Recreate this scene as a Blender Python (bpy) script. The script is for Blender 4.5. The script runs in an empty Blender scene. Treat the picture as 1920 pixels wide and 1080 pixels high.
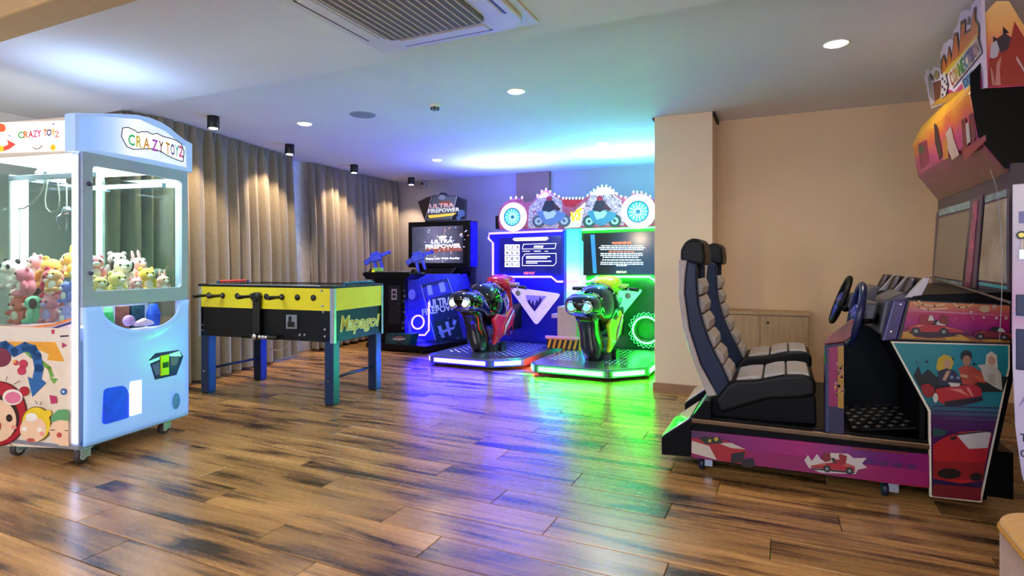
import bpy, math, random
from mathutils import Vector, Matrix
random.seed(7)
SC = bpy.context.scene
COL = SC.collection
R = math.radians
# ------------------------------------------------------------------ camera, world, view
F_PX, CAM_H, HOR_Y, YAW = 1080.0, 1.15, 493.0, R(25)
cd = bpy.data.cameras.new('camera'); cam = bpy.data.objects.new('camera', cd); COL.objects.link(cam)
cam.location = (0, 0, CAM_H); cam.rotation_euler = (R(90), 0, YAW)
cd.sensor_width = 36; cd.lens = 36*F_PX/1920; cd.shift_y = -(540-HOR_Y)/1920; cd.clip_start = .05
SC.camera = cam
w = bpy.data.worlds.new('world'); SC.world = w; w.use_nodes = True
w.node_tree.nodes['Background'].inputs[0].default_value = (.27, .5, 1, 1)
w.node_tree.nodes['Background'].inputs[1].default_value = 4.6
vs = SC.view_settings
vs.view_transform = 'Standard'; vs.look = 'None'; vs.gamma = 1; vs.exposure = .72; vs.use_curve_mapping = False
CEIL, CEIL_LO = 2.46, 2.40
# ------------------------------------------------------------------ pixel -> direction helpers
_fw = (-math.sin(YAW), math.cos(YAW)); _rt = (math.cos(YAW), math.sin(YAW))
def ray(x, y):
    u = (x-960)/F_PX; v = (HOR_Y-y)/F_PX
    return Vector((_fw[0]+_rt[0]*u, _fw[1]+_rt[1]*u, v))
def onZ(x, y, Z=0.):
    d = ray(x, y); t = (Z-CAM_H)/d.z; return Vector((d.x*t, d.y*t, Z))
def onY(x, y, Y):
    d = ray(x, y); t = Y/d.y; return Vector((d.x*t, Y, CAM_H+d.z*t))
def onX(x, y, X):
    d = ray(x, y); t = X/d.x; return Vector((X, d.y*t, CAM_H+d.z*t))
def xz(Y, pts): return [(p.x, p.z) for p in (onY(a, b, Y) for a, b in pts)]
def yz(X, pts): return [(p.y, p.z) for p in (onX(a, b, X) for a, b in pts)]
# ------------------------------------------------------------------ materials
def lin(c):
    if isinstance(c, str):
        c = c.lstrip('#'); c = [int(c[i:i+2], 16)/255 for i in (0, 2, 4)]
        c = [x/12.92 if x <= .04045 else ((x+.055)/1.055)**2.4 for x in c]
    return tuple(c)[:3]+(1,)
MATS = {}
def mat(name, col, rough=.5, metal=0, em=0, emc=None, var=.1, scale=14, bump=0, trans=0, alpha=1, coat=0, sheen=0, stretch=None, spec=.5):
    if name in MATS: return MATS[name]
    m = bpy.data.materials.new(name); m.use_nodes = True; MATS[name] = m
    nt = m.node_tree; N = nt.nodes; L = nt.links; b = N['Principled BSDF']
    c = lin(col)
    tc = N.new('ShaderNodeTexCoord'); no = N.new('ShaderNodeTexNoise'); no.inputs['Scale'].default_value = scale
    no.inputs['Detail'].default_value = 4
    src = tc.outputs['Object']
    if stretch:
        mp = N.new('ShaderNodeMapping'); mp.inputs['Scale'].default_value = stretch
        L.new(src, mp.inputs[0]); src = mp.outputs[0]
    L.new(src, no.inputs['Vector'])
    cr = N.new('ShaderNodeValToRGB')
    cr.color_ramp.elements[0].position = .3; cr.color_ramp.elements[1].position = .7
    cr.color_ramp.elements[0].color = tuple(x*(1-var) for x in c[:3])+(1,)
    cr.color_ramp.elements[1].color = tuple(min(1, x*(1+var)) for x in c[:3])+(1,)
    L.new(no.outputs[0], cr.inputs[0]); L.new(cr.outputs[0], b.inputs['Base Color'])
    b.inputs['Roughness'].default_value = rough; b.inputs['Metallic'].default_value = metal
    b.inputs['Specular IOR Level'].default_value = spec
    b.inputs['Transmission Weight'].default_value = trans; b.inputs['Alpha'].default_value = alpha
    b.inputs['Coat Weight'].default_value = coat; b.inputs['Sheen Weight'].default_value = sheen
    if em:
        b.inputs['Emission Strength'].default_value = em
        b.inputs['Emission Color'].default_value = lin(emc if emc else col)
    if bump:
        bp = N.new('ShaderNodeBump'); bp.inputs['Strength'].default_value = bump; bp.inputs['Distance'].default_value = .01
        L.new(no.outputs[0], bp.inputs['Height']); L.new(bp.outputs[0], b.inputs['Normal'])
    return m
def glass(name, col='#e8f4f0', rough=.02, mixf=.88):
    """thin clear sheet: mostly transparent, fresnel gloss"""
    if name in MATS: return MATS[name]
    m = bpy.data.materials.new(name); m.use_nodes = True; MATS[name] = m
    nt = m.node_tree; N = nt.nodes; L = nt.links; N.remove(N['Principled BSDF'])
    t = N.new('ShaderNodeBsdfTransparent'); t.inputs[0].default_value = lin(col)
    g = N.new('ShaderNodeBsdfGlossy'); g.inputs['Roughness'].default_value = rough
    lw = N.new('ShaderNodeLayerWeight'); lw.inputs[0].default_value = .5
    pw = N.new('ShaderNodeMath'); pw.operation = 'POWER'; pw.inputs[1].default_value = 4; L.new(lw.outputs['Facing'], pw.inputs[0])
    fr = N.new('ShaderNodeMath'); fr.operation = 'MULTIPLY_ADD'; fr.inputs[1].default_value = .6; fr.inputs[2].default_value = .035; L.new(pw.outputs[0], fr.inputs[0])
    no = N.new('ShaderNodeTexNoise'); no.inputs['Scale'].default_value = 3
    mr = N.new('ShaderNodeMapRange'); mr.inputs[3].default_value = rough; mr.inputs[4].default_value = rough+.02
    L.new(no.outputs[0], mr.inputs[0]); L.new(mr.outputs[0], g.inputs['Roughness'])
    mx = N.new('ShaderNodeMixShader'); L.new(fr.outputs[0], mx.inputs[0]); L.new(t.outputs[0], mx.inputs[1]); L.new(g.outputs[0], mx.inputs[2])
    L.new(mx.outputs[0], N['Material Output'].inputs[0]); return m
def grad(name, axis, stops, lo, hi, rough=.25, em=0, noise=0):
    """printed gradient along an object axis between lo and hi"""
    if name in MATS: return MATS[name]
    m = bpy.data.materials.new(name); m.use_nodes = True; MATS[name] = m
    nt = m.node_tree; N = nt.nodes; L = nt.links; b = N['Principled BSDF']
    tc = N.new('ShaderNodeTexCoord'); sp = N.new('ShaderNodeSeparateXYZ'); L.new(tc.outputs['Object'], sp.inputs[0])
    mr = N.new('ShaderNodeMapRange'); mr.inputs[1].default_value = lo; mr.inputs[2].default_value = hi
    src = sp.outputs['XYZ'.index(axis)]
    if noise:
        no = N.new('ShaderNodeTexNoise'); no.inputs['Scale'].default_value = 9; L.new(tc.outputs['Object'], no.inputs['Vector'])
        ma = N.new('ShaderNodeMath'); ma.operation = 'MULTIPLY_ADD'; L.new(no.outputs[0], ma.inputs[0]); ma.inputs[1].default_value = noise; L.new(src, ma.inputs[2]); src = ma.outputs[0]
    L.new(src, mr.inputs[0])
    cr = N.new('ShaderNodeValToRGB'); e = cr.color_ramp.elements
    while len(e) < len(stops): e.new(.5)
    for i, (p, c) in enumerate(stops): e[i].position = p; e[i].color = lin(c)
    L.new(mr.outputs[0], cr.inputs[0]); L.new(cr.outputs[0], b.inputs['Base Color']); b.inputs['Roughness'].default_value = rough
    if em: L.new(cr.outputs[0], b.inputs['Emission Color']); b.inputs['Emission Strength'].default_value = em
    return m
def P(c, rough=.35, em=0):   # print ink of one colour
    return mat('ink_%s_%g_%g' % (c.strip('#'), rough, em), c, rough, em=em, var=.05)
def PD(c, rough=.35, em=0):   # print ink darkened, the driving machine's dimmer light put into its colour
    c = c.strip('#'); v = [int(int(c[i:i+2], 16)*.78) for i in (0, 2, 4)]
    return P('#%02x%02x%02x' % tuple(v), rough, em)
# ------------------------------------------------------------------ mesh builder
class MB:
    def __init__(s): s.v = []; s.f = []; s.m = []; s.mi = 0
    def add(s, vs, fs):
        b = len(s.v); s.v += [tuple(v) for v in vs]; s.f += [tuple(b+i for i in f) for f in fs]; s.m += [s.mi]*len(fs); return s
    def box(s, x0, x1, y0, y1, z0, z1):
        return s.add([(x, y, z) for z in (z0, z1) for y in (y0, y1) for x in (x0, x1)],
                     [(0, 2, 3, 1), (4, 5, 7, 6), (0, 1, 5, 4), (2, 6, 7, 3), (0, 4, 6, 2), (1, 3, 7, 5)])
    def prism(s, pts, ext):
        n = len(pts); e = Vector(ext); a = [Vector(p) for p in pts]
        return s.add(a+[p+e for p in a], [tuple(range(n)), tuple(range(2*n-1, n-1, -1))]+[(i, i+n, (i+1) % n+n, (i+1) % n) for i in range(n)])
    def pxz(s, p2, y0, y1): return s.prism([(x, y0, z) for x, z in p2], (0, y1-y0, 0))
    def pyz(s, p2, x0, x1): return s.prism([(x0, y, z) for y, z in p2], (x1-x0, 0, 0))
    def pxy(s, p2, z0, z1): return s.prism([(x, y, z0) for x, y in p2], (0, 0, z1-z0))
    def tube(s, path, r, seg=8, closed=False):
        path = [Vector(p) for p in path]; n = len(path); rs = r if isinstance(r, (list, tuple)) else [r]*n
        vs = []; up = None
        for i, p in enumerate(path):
            a = path[(i-1) % n] if closed or i else p; c = path[(i+1) % n] if closed or i < n-1 else p
            t = (c-a).normalized()
            if up is None: up = Vector((0, 0, 1)) if abs(t.z) < .9 else Vector((1, 0, 0))
            x = up.cross(t).normalized(); y = t.cross(x); up = y
            vs += [p+(x*math.cos(q)+y*math.sin(q))*rs[i] for q in (2*math.pi*k/seg for k in range(seg))]
        fs = []
        for i in range(n if closed else n-1):
            j = (i+1) % n
            fs += [(i*seg+k, i*seg+(k+1) % seg, j*seg+(k+1) % seg, j*seg+k) for k in range(seg)]
        if not closed: fs += [tuple(range(seg-1, -1, -1)), tuple((n-1)*seg+k for k in range(seg))]
        return s.add(vs, fs)
    def lathe(s, prof, seg=20, loc=(0, 0, 0), axis=(0, 0, 1), caps=True):
        q = Vector(axis).normalized().to_track_quat('Z', 'Y'); o = Vector(loc); n = len(prof)
        vs = [o+q @ Vector((r*math.cos(a), r*math.sin(a), h)) for r, h in prof for a in (2*math.pi*k/seg for k in range(seg))]
        fs = [(i*seg+k, i*seg+(k+1) % seg, (i+1)*seg+(k+1) % seg, (i+1)*seg+k) for i in range(n-1) for k in range(seg)]
        if caps: fs += [tuple(range(seg-1, -1, -1)), tuple((n-1)*seg+k for k in range(seg))]
        return s.add(vs, fs)
    def ell(s, c, r, seg=14, rings=9, rot=None):
        c = Vector(c); vs = []; fs = []
        for i in range(rings+1):
            th = math.pi*i/rings
            for k in range(seg):
                ph = 2*math.pi*k/seg
                p = Vector((r[0]*math.sin(th)*math.cos(ph), r[1]*math.sin(th)*math.sin(ph), r[2]*math.cos(th)))
                if rot: p = rot @ p
                vs.append(c+p)
        fs = [(i*seg+k, (i+1)*seg+k, (i+1)*seg+(k+1) % seg, i*seg+(k+1) % seg) for i in range(rings) for k in range(seg)]
        return s.add(vs, fs)
    def loft(s, secs, seg=16, p=2.4):
        """sections (centre, half-width vector, half-height vector)"""
        vs = []
        for c, a, b in secs:
            for k in range(seg):
                t = 2*math.pi*k/seg; ct, st = math.cos(t), math.sin(t)
                vs.append(Vector(c)+Vector(a)*math.copysign(abs(ct)**(2/p), ct)+Vector(b)*math.copysign(abs(st)**(2/p), st))
        n = len(secs)
        fs = [(i*seg+k, i*seg+(k+1) % seg, (i+1)*seg+(k+1) % seg, (i+1)*seg+k) for i in range(n-1) for k in range(seg)]
        fs += [tuple(range(seg-1, -1, -1)), tuple((n-1)*seg+k for k in range(seg))]
        return s.add(vs, fs)
    def grid(s, fn, nu, nv):
        return s.add([fn(i/nu, j/nv) for i in range(nu+1) for j in range(nv+1)],
                     [(i*(nv+1)+j, (i+1)*(nv+1)+j, (i+1)*(nv+1)+j+1, i*(nv+1)+j+1) for i in range(nu) for j in range(nv)])
    def build(s, name, mats, parent=None, smooth=False, bevel=0, seg=2, solid=0, recalc=True, place=True):
        if not isinstance(mats, (list, tuple)): mats = [mats]
        vs = [Vector(v) for v in s.v]; loc = Vector((0, 0, 0))
        if parent is None and place:
            lo = [min(v[i] for v in vs) for i in range(3)]; hi = [max(v[i] for v in vs) for i in range(3)]
            loc = Vector(((lo[0]+hi[0])/2, (lo[1]+hi[1])/2, lo[2]))
        elif parent is not None:
            r = parent
            while r.parent: r = r.parent
            loc0 = ORIG.get(r.name)
            if loc0 is not None: vs = [v-loc0 for v in vs]
        me = bpy.data.meshes.new(name); me.from_pydata([v-loc for v in vs], [], s.f)
        for m in mats: me.materials.append(m)
        me.polygons.foreach_set('material_index', s.m)
        if recalc:
            import bmesh
            bm = bmesh.new(); bm.from_mesh(me); bmesh.ops.recalc_face_normals(bm, faces=bm.faces); bm.to_mesh(me); bm.free()
        if smooth: me.polygons.foreach_set('use_smooth', [True]*len(me.polygons))
        me.update()
        o = bpy.data.objects.new(name, me); COL.objects.link(o); o.location = loc
        if parent is None: ORIG[o.name] = loc
        else: o.parent = parent
        if solid:
            md = o.modifiers.new('thickness', 'SOLIDIFY'); md.thickness = solid; md.offset = 0
        if bevel:
            md = o.modifiers.new('bevel', 'BEVEL'); md.width = bevel; md.segments = seg; md.limit_method = 'ANGLE'; md.angle_limit = R(40)
        return o
ORIG = {}
def tag(o, label, cat, group=None):
    o['label'] = label; o['category'] = cat
    if group: o['group'] = group
    return o
def struct(o): o['kind'] = 'structure'; return o
def thing(name, label, cat, loc, rotz=0, group=None, local=False):
    """Empty at the thing's base; parts are given in world coordinates unless local"""
    o = bpy.data.objects.new(name, None); COL.objects.link(o); o.location = loc; o.rotation_euler = (0, 0, rotz); o.empty_display_size = .1
    ORIG[o.name] = None if local else Vector(loc)
    return tag(o, label, cat, group)
# ------------------------------------------------------------------ 2-D shapes for flat print
def circ(x, y, r, n=20, ry=None, a0=0, a1=360): 
    ry = r if ry is None else ry; k = n if a1-a0 >= 360 else n+1
    return [(x+r*math.cos(R(a0+(a1-a0)*i/n)), y+ry*math.sin(R(a0+(a1-a0)*i/n))) for i in range(k)]
def rect(x0, y0, x1, y1): return [(x0, y0), (x1, y0), (x1, y1), (x0, y1)]
def rrect(x0, y0, x1, y1, r, n=4):
    o = []
    for cx, cy, a in ((x1-r, y1-r, 0), (x0+r, y1-r, 90), (x0+r, y0+r, 180), (x1-r, y0+r, 270)):
        o += [(cx+r*math.cos(R(a+90*i/n)), cy+r*math.sin(R(a+90*i/n))) for i in range(n+1)]
    return o
def stroke(path, w):
    """list of quads following a path"""
    out = []
    for (a, b), (c, d) in zip(path, path[1:]):
        l = math.hypot(c-a, d-b) or 1; nx, ny = -(d-b)/l*w/2, (c-a)/l*w/2; ex, ey = (c-a)/l*w*.3, (d-b)/l*w*.3
        out.append([(a+nx-ex, b+ny-ey), (a-nx-ex, b-ny-ey), (c-nx+ex, d-ny+ey), (c+nx+ex, d+ny+ey)])
    if w > 2.5: out += [circ(a, b, w*.5, 12) for a, b in path[1:-1]]
    return out
def tf(pts, x=0, y=0, s=1, sy=None, rot=0):
    c, t = math.cos(R(rot)), math.sin(R(rot)); sy = s if sy is None else sy
    return [(x+(px*s)*c-(py*sy)*t, y+(px*s)*t+(py*sy)*c) for px, py in pts]
TXT = {}
def text_geo(body, bold=.02, shear=0):
    k = (body, bold, shear)
    if k not in TXT:
        cu = bpy.data.curves.new('t', 'FONT'); cu.body = body; cu.size = 1; cu.offset = bold; cu.resolution_u = 2; cu.shear = shear
        cu.align_x = 'LEFT'
        ob = bpy.data.objects.new('t', cu); COL.objects.link(ob); bpy.context.view_layer.update()
        me = bpy.data.meshes.new_from_object(ob.evaluated_get(bpy.context.evaluated_depsgraph_get()))
        v = [(a.co.x, a.co.y) for a in me.vertices]; f = [tuple(p.vertices) for p in me.polygons]
        bpy.data.objects.remove(ob); bpy.data.meshes.remove(me); bpy.data.curves.remove(cu)
        x0 = min(a for a, _ in v); x1 = max(a for a, _ in v); y0 = min(b for _, b in v); y1 = max(b for _, b in v)
        TXT[k] = ([((a-x0)/(x1-x0), (b-y0)/(y1-y0)) for a, b in v], f)
    return TXT[k]
class Print:
    """flat print on a plane: origin, u, v (metres); layers stack by half a millimetre"""
    def __init__(s, o, u, v, z=.0012, step=.0005):
        s.o = Vector(o); s.u = Vector(u).normalized(); s.v = Vector(v).normalized(); s.n = s.u.cross(s.v); s.k = z; s.st = step
        s.mb = MB(); s.mats = []
    def _mi(s, m):
        if m not in s.mats: s.mats.append(m)
        s.mb.mi = s.mats.index(m)
    def at(s, x, y): return s.o+s.u*x+s.v*y+s.n*s.k
    def poly(s, pts, m, up=True):
        s._mi(m); s.mb.add([s.at(x, y) for x, y in pts], [tuple(range(len(pts)))])
        if up: s.k += s.st
        return s
    def many(s, polys, m):
        for p in polys: s.poly(p, m, False)
        s.k += s.st; return s
    def text(s, body, x0, y0, x1, y1, m, bold=.02, shear=0, fn=None):
        v, f = text_geo(body, bold, shear); s._mi(m)
        pts = [(x0+(x1-x0)*a, y0+(y1-y0)*b) for a, b in v]
        if fn: pts = [fn(*p) for p in pts]
        s.mb.add([s.at(*p) for p in pts], f); s.k += s.st; return s
    def build(s, name, parent): return s.mb.build(name, s.mats, parent, recalc=False)
def neon(mb, path, r=.012, closed=False, seg=8): return mb.tube(path, r, seg, closed)
def lamp(name, kind, loc, energy, color, parent=None, **kw):
    l = bpy.data.lights.new(name, kind); l.energy = energy; l.color = color
    rot = kw.pop('rot', (0, 0, 0))
    for k, v in kw.items(): setattr(l, k, v)
    o = bpy.data.objects.new(name, l); COL.objects.link(o); o.rotation_euler = rot
    if parent:
        o.parent = parent; r = parent
        while r.parent: r = r.parent
        oo = ORIG.get(r.name); loc = Vector(loc)-(oo if oo is not None else Vector((0, 0, 0)))
    o.location = loc
    return o
for _t in ('CRAZY TOY 2', 'ULTRA', 'FIREPOWER', 'WARNING', 'CONNECTION', 'DX', 'VS', 'TOKEN', 'CHANGER', 'Mapagol', 'FREE PLAY', 'Enjoy Life With Reality', 'DX', 'PASSWORD LOGIN'): text_geo(_t)
for _t in '1234567890CRAZYTO': text_geo(_t)
# ================================================================== SETTING
XL, XR, YB, YF = -5.85, 2.7, 7.72, -3.2
def wood_floor():
    m = bpy.data.materials.new('rustic_plank'); m.use_nodes = True; nt = m.node_tree; N = nt.nodes; L = nt.links; b = N['Principled BSDF']
    oi = N.new('ShaderNodeObjectInfo'); tc = N.new('ShaderNodeTexCoord')
    ml = N.new('ShaderNodeMath'); ml.operation = 'MULTIPLY'; ml.inputs[1].default_value = 37; L.new(oi.outputs['Random'], ml.inputs[0])
    cb = N.new('ShaderNodeCombineXYZ'); L.new(ml.outputs[0], cb.inputs[0]); L.new(ml.outputs[0], cb.inputs[1])
    va = N.new('ShaderNodeVectorMath'); va.operation = 'ADD'; L.new(tc.outputs['Object'], va.inputs[0]); L.new(cb.outputs[0], va.inputs[1])
    def noise(sc, st, det=6, dist=.6):
        mp = N.new('ShaderNodeMapping'); mp.inputs['Scale'].default_value = st; L.new(va.outputs[0], mp.inputs[0])
        n = N.new('ShaderNodeTexNoise'); n.inputs['Scale'].default_value = sc; n.inputs['Detail'].default_value = det; n.inputs['Distortion'].default_value = dist
        L.new(mp.outputs[0], n.inputs['Vector']); return n.outputs[0]
    patch = noise(1.2, (1, 6, 1), 6, .45); grain = noise(2.2, (1, 20, 1), 8, .25); fine = noise(30, (1, 14, 1), 4, .2)
    r1 = N.new('ShaderNodeValToRGB'); e = r1.color_ramp.elements
    e[0].position = .36; e[0].color = lin('#3e2c1c'); e[1].position = .62; e[1].color = lin('#c09158')
    e.new(.44).color = lin('#745234'); e.new(.52).color = lin('#a87c49')
    ad = N.new('ShaderNodeMath'); ad.operation = 'MULTIPLY_ADD'; L.new(grain, ad.inputs[0]); ad.inputs[1].default_value = .4
    hf = N.new('ShaderNodeMath'); hf.operation = 'MULTIPLY'; hf.inputs[1].default_value = .62; L.new(patch, hf.inputs[0]); L.new(hf.outputs[0], ad.inputs[2]); L.new(ad.outputs[0], r1.inputs[0])
    r2 = N.new('ShaderNodeValToRGB'); e = r2.color_ramp.elements; e[0].position = .33; e[0].color = (.10, .10, .10, 1); e[1].position = .45; e[1].color = (1, 1, 1, 1)
    L.new(patch, r2.inputs[0])
    mx = N.new('ShaderNodeMix'); mx.data_type = 'RGBA'; mx.blend_type = 'MULTIPLY'; mx.inputs[0].default_value = .72; L.new(r1.outputs[0], mx.inputs[6]); L.new(r2.outputs[0], mx.inputs[7])
    hs = N.new('ShaderNodeHueSaturation'); L.new(mx.outputs[2], hs.inputs['Color'])
    mr = N.new('ShaderNodeMapRange'); mr.inputs[3].default_value = .72; mr.inputs[4].default_value = 1.2; L.new(oi.outputs['Random'], mr.inputs[0]); L.new(mr.outputs[0], hs.inputs['Value'])
    L.new(hs.outputs[0], b.inputs['Base Color'])
    rr = N.new('ShaderNodeMapRange'); rr.inputs[3].default_value = .16; rr.inputs[4].default_value = .36; L.new(fine, rr.inputs[0]); L.new(rr.outputs[0], b.inputs['Roughness'])
    bp = N.new('ShaderNodeBump'); bp.inputs['Strength'].default_value = .05; bp.inputs['Distance'].default_value = .004; L.new(grain, bp.inputs['Height']); L.new(bp.outputs[0], b.inputs['Normal'])
    return m
M_PLANK = wood_floor()
M_SUB = mat('plank_joint', '#1d140d', .8)
floor = struct(MB().box(XL, XR, YF, YB, -.06, -.012).build('floor', M_SUB))
floor['label'] = 'rustic brown wood plank floor'
_pm = {}
PW, PL, GAP = .19, 1.22, .003
def plank_mesh(l):
    k = round(l, 2)
    if k not in _pm:
        c = .0012; a = l/2-GAP/2; d = PW/2-GAP/2
        v = [(sx*a, sy*d, z) for z in (-.011, -c) for sx, sy in ((-1, -1), (1, -1), (1, 1), (-1, 1))]+[(sx*(a-c), sy*(d-c), 0) for sx, sy in ((-1, -1), (1, -1), (1, 1), (-1, 1))]
        f = [(3, 2, 1, 0)]+[(i, (i+1) % 4, 4+(i+1) % 4, 4+i) for i in range(4)]+[(4+i, 4+(i+1) % 4, 8+(i+1) % 4, 8+i) for i in range(4)]+[(8, 9, 10, 11)]
        me = bpy.data.meshes.new('plank'); me.from_pydata(v, [], f); me.materials.append(M_PLANK); _pm[k] = me
    return _pm[k]
def lay(y, x0, x1, parent):
    o = bpy.data.objects.new('plank', plank_mesh(x1-x0)); COL.objects.link(o); o.parent = parent
    o.location = Vector(((x0+x1)/2, y, 0))-ORIG['floor']
y = .55; row = 0; xr = 1.5
far = MB()
while y+PW <= YB:
    off = (row*.43+random.uniform(-.12, .12)) % PL; x = -5.6
    xe = min(x+PL-off, xr)
    if xe-x < .15: xe += PL
    while x < xr-.01:
        lay(y+PW/2, x, xe, floor); x = xe; xe = min(x+PL, xr)
        if xr-xe < .15: xe = xr
    y += PW; row += 1
rest = MB()
rest.box(XL, XR, YF, .5485, -.0115, 0); rest.box(1.503, XR, .5485, YB, -.0115, 0); rest.box(XL, -5.603, .5485, YB, -.0115, 0)
if YB-y > .01: rest.box(-5.6, 1.5, y+.002, YB, -.0115, 0)
rs = rest.build('plank_field', M_PLANK, floor); rs['kind'] = 'stuff'
# walls
M_WBACK = mat('wall_paint_grey', '#a79d99', .85, var=.03, scale=3, bump=.02)
M_WTAN = mat('wall_paint_tan', '#e3c39b', .85, var=.04, scale=2, bump=.02)
M_PIL = mat('wall_paint_beige', '#ead2b4', .85, var=.03, scale=2, bump=.02)
M_WHT = mat('wall_paint_white', '#d9d9da', .85, var=.02, scale=3)
M_CEIL = mat('ceiling_paint', '#e2e4ec', .9, var=.02, scale=2)
M_BROWN = mat('pilaster_brown', '#8a6a52', .7, var=.06, scale=4)
struct(MB().box(XL, -1.03, YB, YB+.15, -.06, 2.6).build('wall_back', M_WBACK))['label'] = 'mauve grey wall behind the arcade machines'
struct(MB().box(-.535, XR, 5.63, YB+.15, -.06, 2.6).build('wall_recess', M_WTAN))['label'] = 'tan wall behind the driving machine seats'
struct(MB().box(-1.03, -.535, 5.25, YB+.15, -.06, 2.6).build('wall_pillar', M_PIL))['label'] = 'beige wall pillar beside the green motorcycle machine'
struct(MB().box(XL-.15, XL, YF, YB+.15, -.06, 2.6).build('wall_left', M_WHT))['label'] = 'white wall behind the curtains'
struct(MB().box(XR, XR+.15, YF, 5.63, -.06, 2.6).build('wall_right', M_WTAN))['label'] = 'tan side wall'
wf = MB()
for a, b, c, d in ((XL, XR, 0, .5), (XL, XR, 2.25, 2.6), (XL, -4.6, .5, 2.25), (-2.0, -1.2, .5, 2.25), (1.4, XR, .5, 2.25)): wf.box(a, b, YF-.15, YF, c, d)
struct(wf.build('wall_front', M_WHT))['label'] = 'white wall with openings for the added windows'
for i, (a, b) in enumerate(((-4.6, -2.0), (-1.2, 1.4))):  # windows added behind the camera to let cool daylight in
    fr = MB(); t = .05
    fr.box(a, b, YF-.1, YF-.05, .5, .5+t); fr.box(a, b, YF-.1, YF-.05, 2.25-t, 2.25); fr.box(a, a+t, YF-.1, YF-.05, .5+t, 2.25-t); fr.box(b-t, b, YF-.1, YF-.05, .5+t, 2.25-t); fr.box((a+b)/2-.025, (a+b)/2+.025, YF-.1, YF-.05, .5+t, 2.25-t)
    wo = struct(fr.build('window_%d' % (i+1), M_WHT)); wo['label'] = 'added unseen window letting cool light in through the front wall'
    for x0, x1 in ((a+t, (a+b)/2-.025), ((a+b)/2+.025, b-t)):
        MB().box(x0, x1, YF-.08, YF-.074, .5+t, 2.25-t).build('pane', glass('window_glass'), wo)
pl = onY(972, 400, YB).x; pr_ = onY(1033, 400, YB).x
struct(MB().box(pl, pr_, YB-.07, YB, 0, CEIL).build('wall_pilaster', M_BROWN, bevel=.004))['label'] = 'brown pilaster on the back wall above the marquee'
# ceiling: upper field and lower field with a step, drop beam
ST = 2.92
cl = struct(MB().box(XL, XR, ST, YB+.15, CEIL, CEIL+.15).box(XL, XR, YF-.15, ST, CEIL_LO, CEIL+.15).build('ceiling', M_CEIL)); cl['label'] = 'white plaster ceiling with a shallow step'
struct(MB().box(XL, XR, 1.43, 1.60, 2.30, CEIL_LO).build('trim_1', mat('beam_tan', '#b79a6c', .7, var=.05), bevel=.01))['label'] = 'tan drop beam under the ceiling'
# dark strips at the pillar head, a gap's shade put into their colour
MG = mat('painted_gap_shade', '#3a3029', .8)
struct(MB().box(-1.05, -1.03, 5.25, YB, CEIL-.02, CEIL).box(-.535, -.515, 5.25, 5.63, CEIL-.03, CEIL).build('trim_2', MG))['label'] = 'dark strip painted as gap shade at the pillar head'
MBB = mat('baseboard_wood', '#9b7350', .5, var=.15, scale=4, stretch=(1, 8, 8))
struct(MB().box(-1.045, -.52, 5.235, 5.25, 0, .075).build('baseboard_pillar', MBB))['label'] = 'brown wooden baseboard along the pillar'
struct(MB().box(-.5, XR, 5.615, 5.63, 0, .075).build('baseboard_recess', MBB))['label'] = 'brown wooden baseboard of the tan wall'
struct(MB().box(XL, -1.03, YB-.015, YB, 0, .075).build('baseboard_back', MBB))['label'] = 'brown wooden baseboard of the back wall'
# ------------------------------------------------------------------ curtains
def curtain(pts, label, seed):
    rnd = random.Random(seed); P_ = [Vector((x, y, 0)) for x, y in pts]
    ls = [0]
    for a, b in zip(P_, P_[1:]): ls.append(ls[-1]+(b-a).length)
    tot = ls[-1]; n = int(tot/.021)
    def at(s):
        s = min(max(s, 0), tot)
        for i in range(len(P_)-1):
            if s <= ls[i+1]+1e-9:
                t = (s-ls[i])/(ls[i+1]-ls[i]); p = P_[i].lerp(P_[i+1], t); d = (P_[i+1]-P_[i]).normalized(); return p, d
        return P_[-1], (P_[-1]-P_[-2]).normalized()
    ph = [0]; amp = []
    per = .15; cur = per; am = 1
    for i in range(n):
        if i % 7 == 0: cur = rnd.uniform(.11, .21); am = rnd.uniform(.65, 1.25)
        ph.append(ph[-1]+2*math.pi*(tot/n)/cur); amp.append(am)
    amp.append(am)
    sm = [sum(amp[max(0, i-4):i+5])/len(amp[max(0, i-4):i+5]) for i in range(n+1)]
    rows = [0, .02, .06, .12, .2, .35, .5, .7, .85, 1]
    m = MB(); ztop, zbot = CEIL-.005, .035
    sh = [rnd.uniform(-.5, .5) for _ in range(5)]
    def fn(i, j):
        v = rows[j]; s = tot*i/n; p, d = at(s); nrm = Vector((d.y, -d.x, 0))
        a = (.028+.05*min(1, v*2.2))*sm[i]
        w_ = math.sin(ph[i]+.5*math.sin(v*2.2+sh[0]*4))+.33*math.sin(ph[i]*2+v*2+sh[1])
        if v < .06: w_ = math.sin(ph[i]*2)*.7+.3*w_
        q = p+nrm*(a*w_+.06*v)+d*(.02*math.cos(ph[i]*.5+v))
        return (q.x, q.y, ztop+(zbot-ztop)*v)
    m.add([fn(i, j) for i in range(n+1) for j in range(len(rows))], [(i*len(rows)+j, (i+1)*len(rows)+j, (i+1)*len(rows)+j+1, i*len(rows)+j+1) for i in range(n) for j in range(len(rows)-1)])
    mc = mat('curtain_cloth', '#837868', .8, var=.12, scale=60, sheen=.3, bump=.05)
    return tag(m.build('curtain', mc, smooth=True, recalc=False), label, 'curtain', 'floor length curtains along the left wall')
g0 = onZ(566, 300, CEIL); g1 = onZ(574, 300, CEIL)
curtain([(-5.45, 2.95), (-5.1, 3.02), (-5.02, 3.35), (-5.16, 4.0), (-5.33, 4.7), (-5.45, 5.28)], 'grey brown pleated curtain between the claw machine and the white gap', 3)
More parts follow.
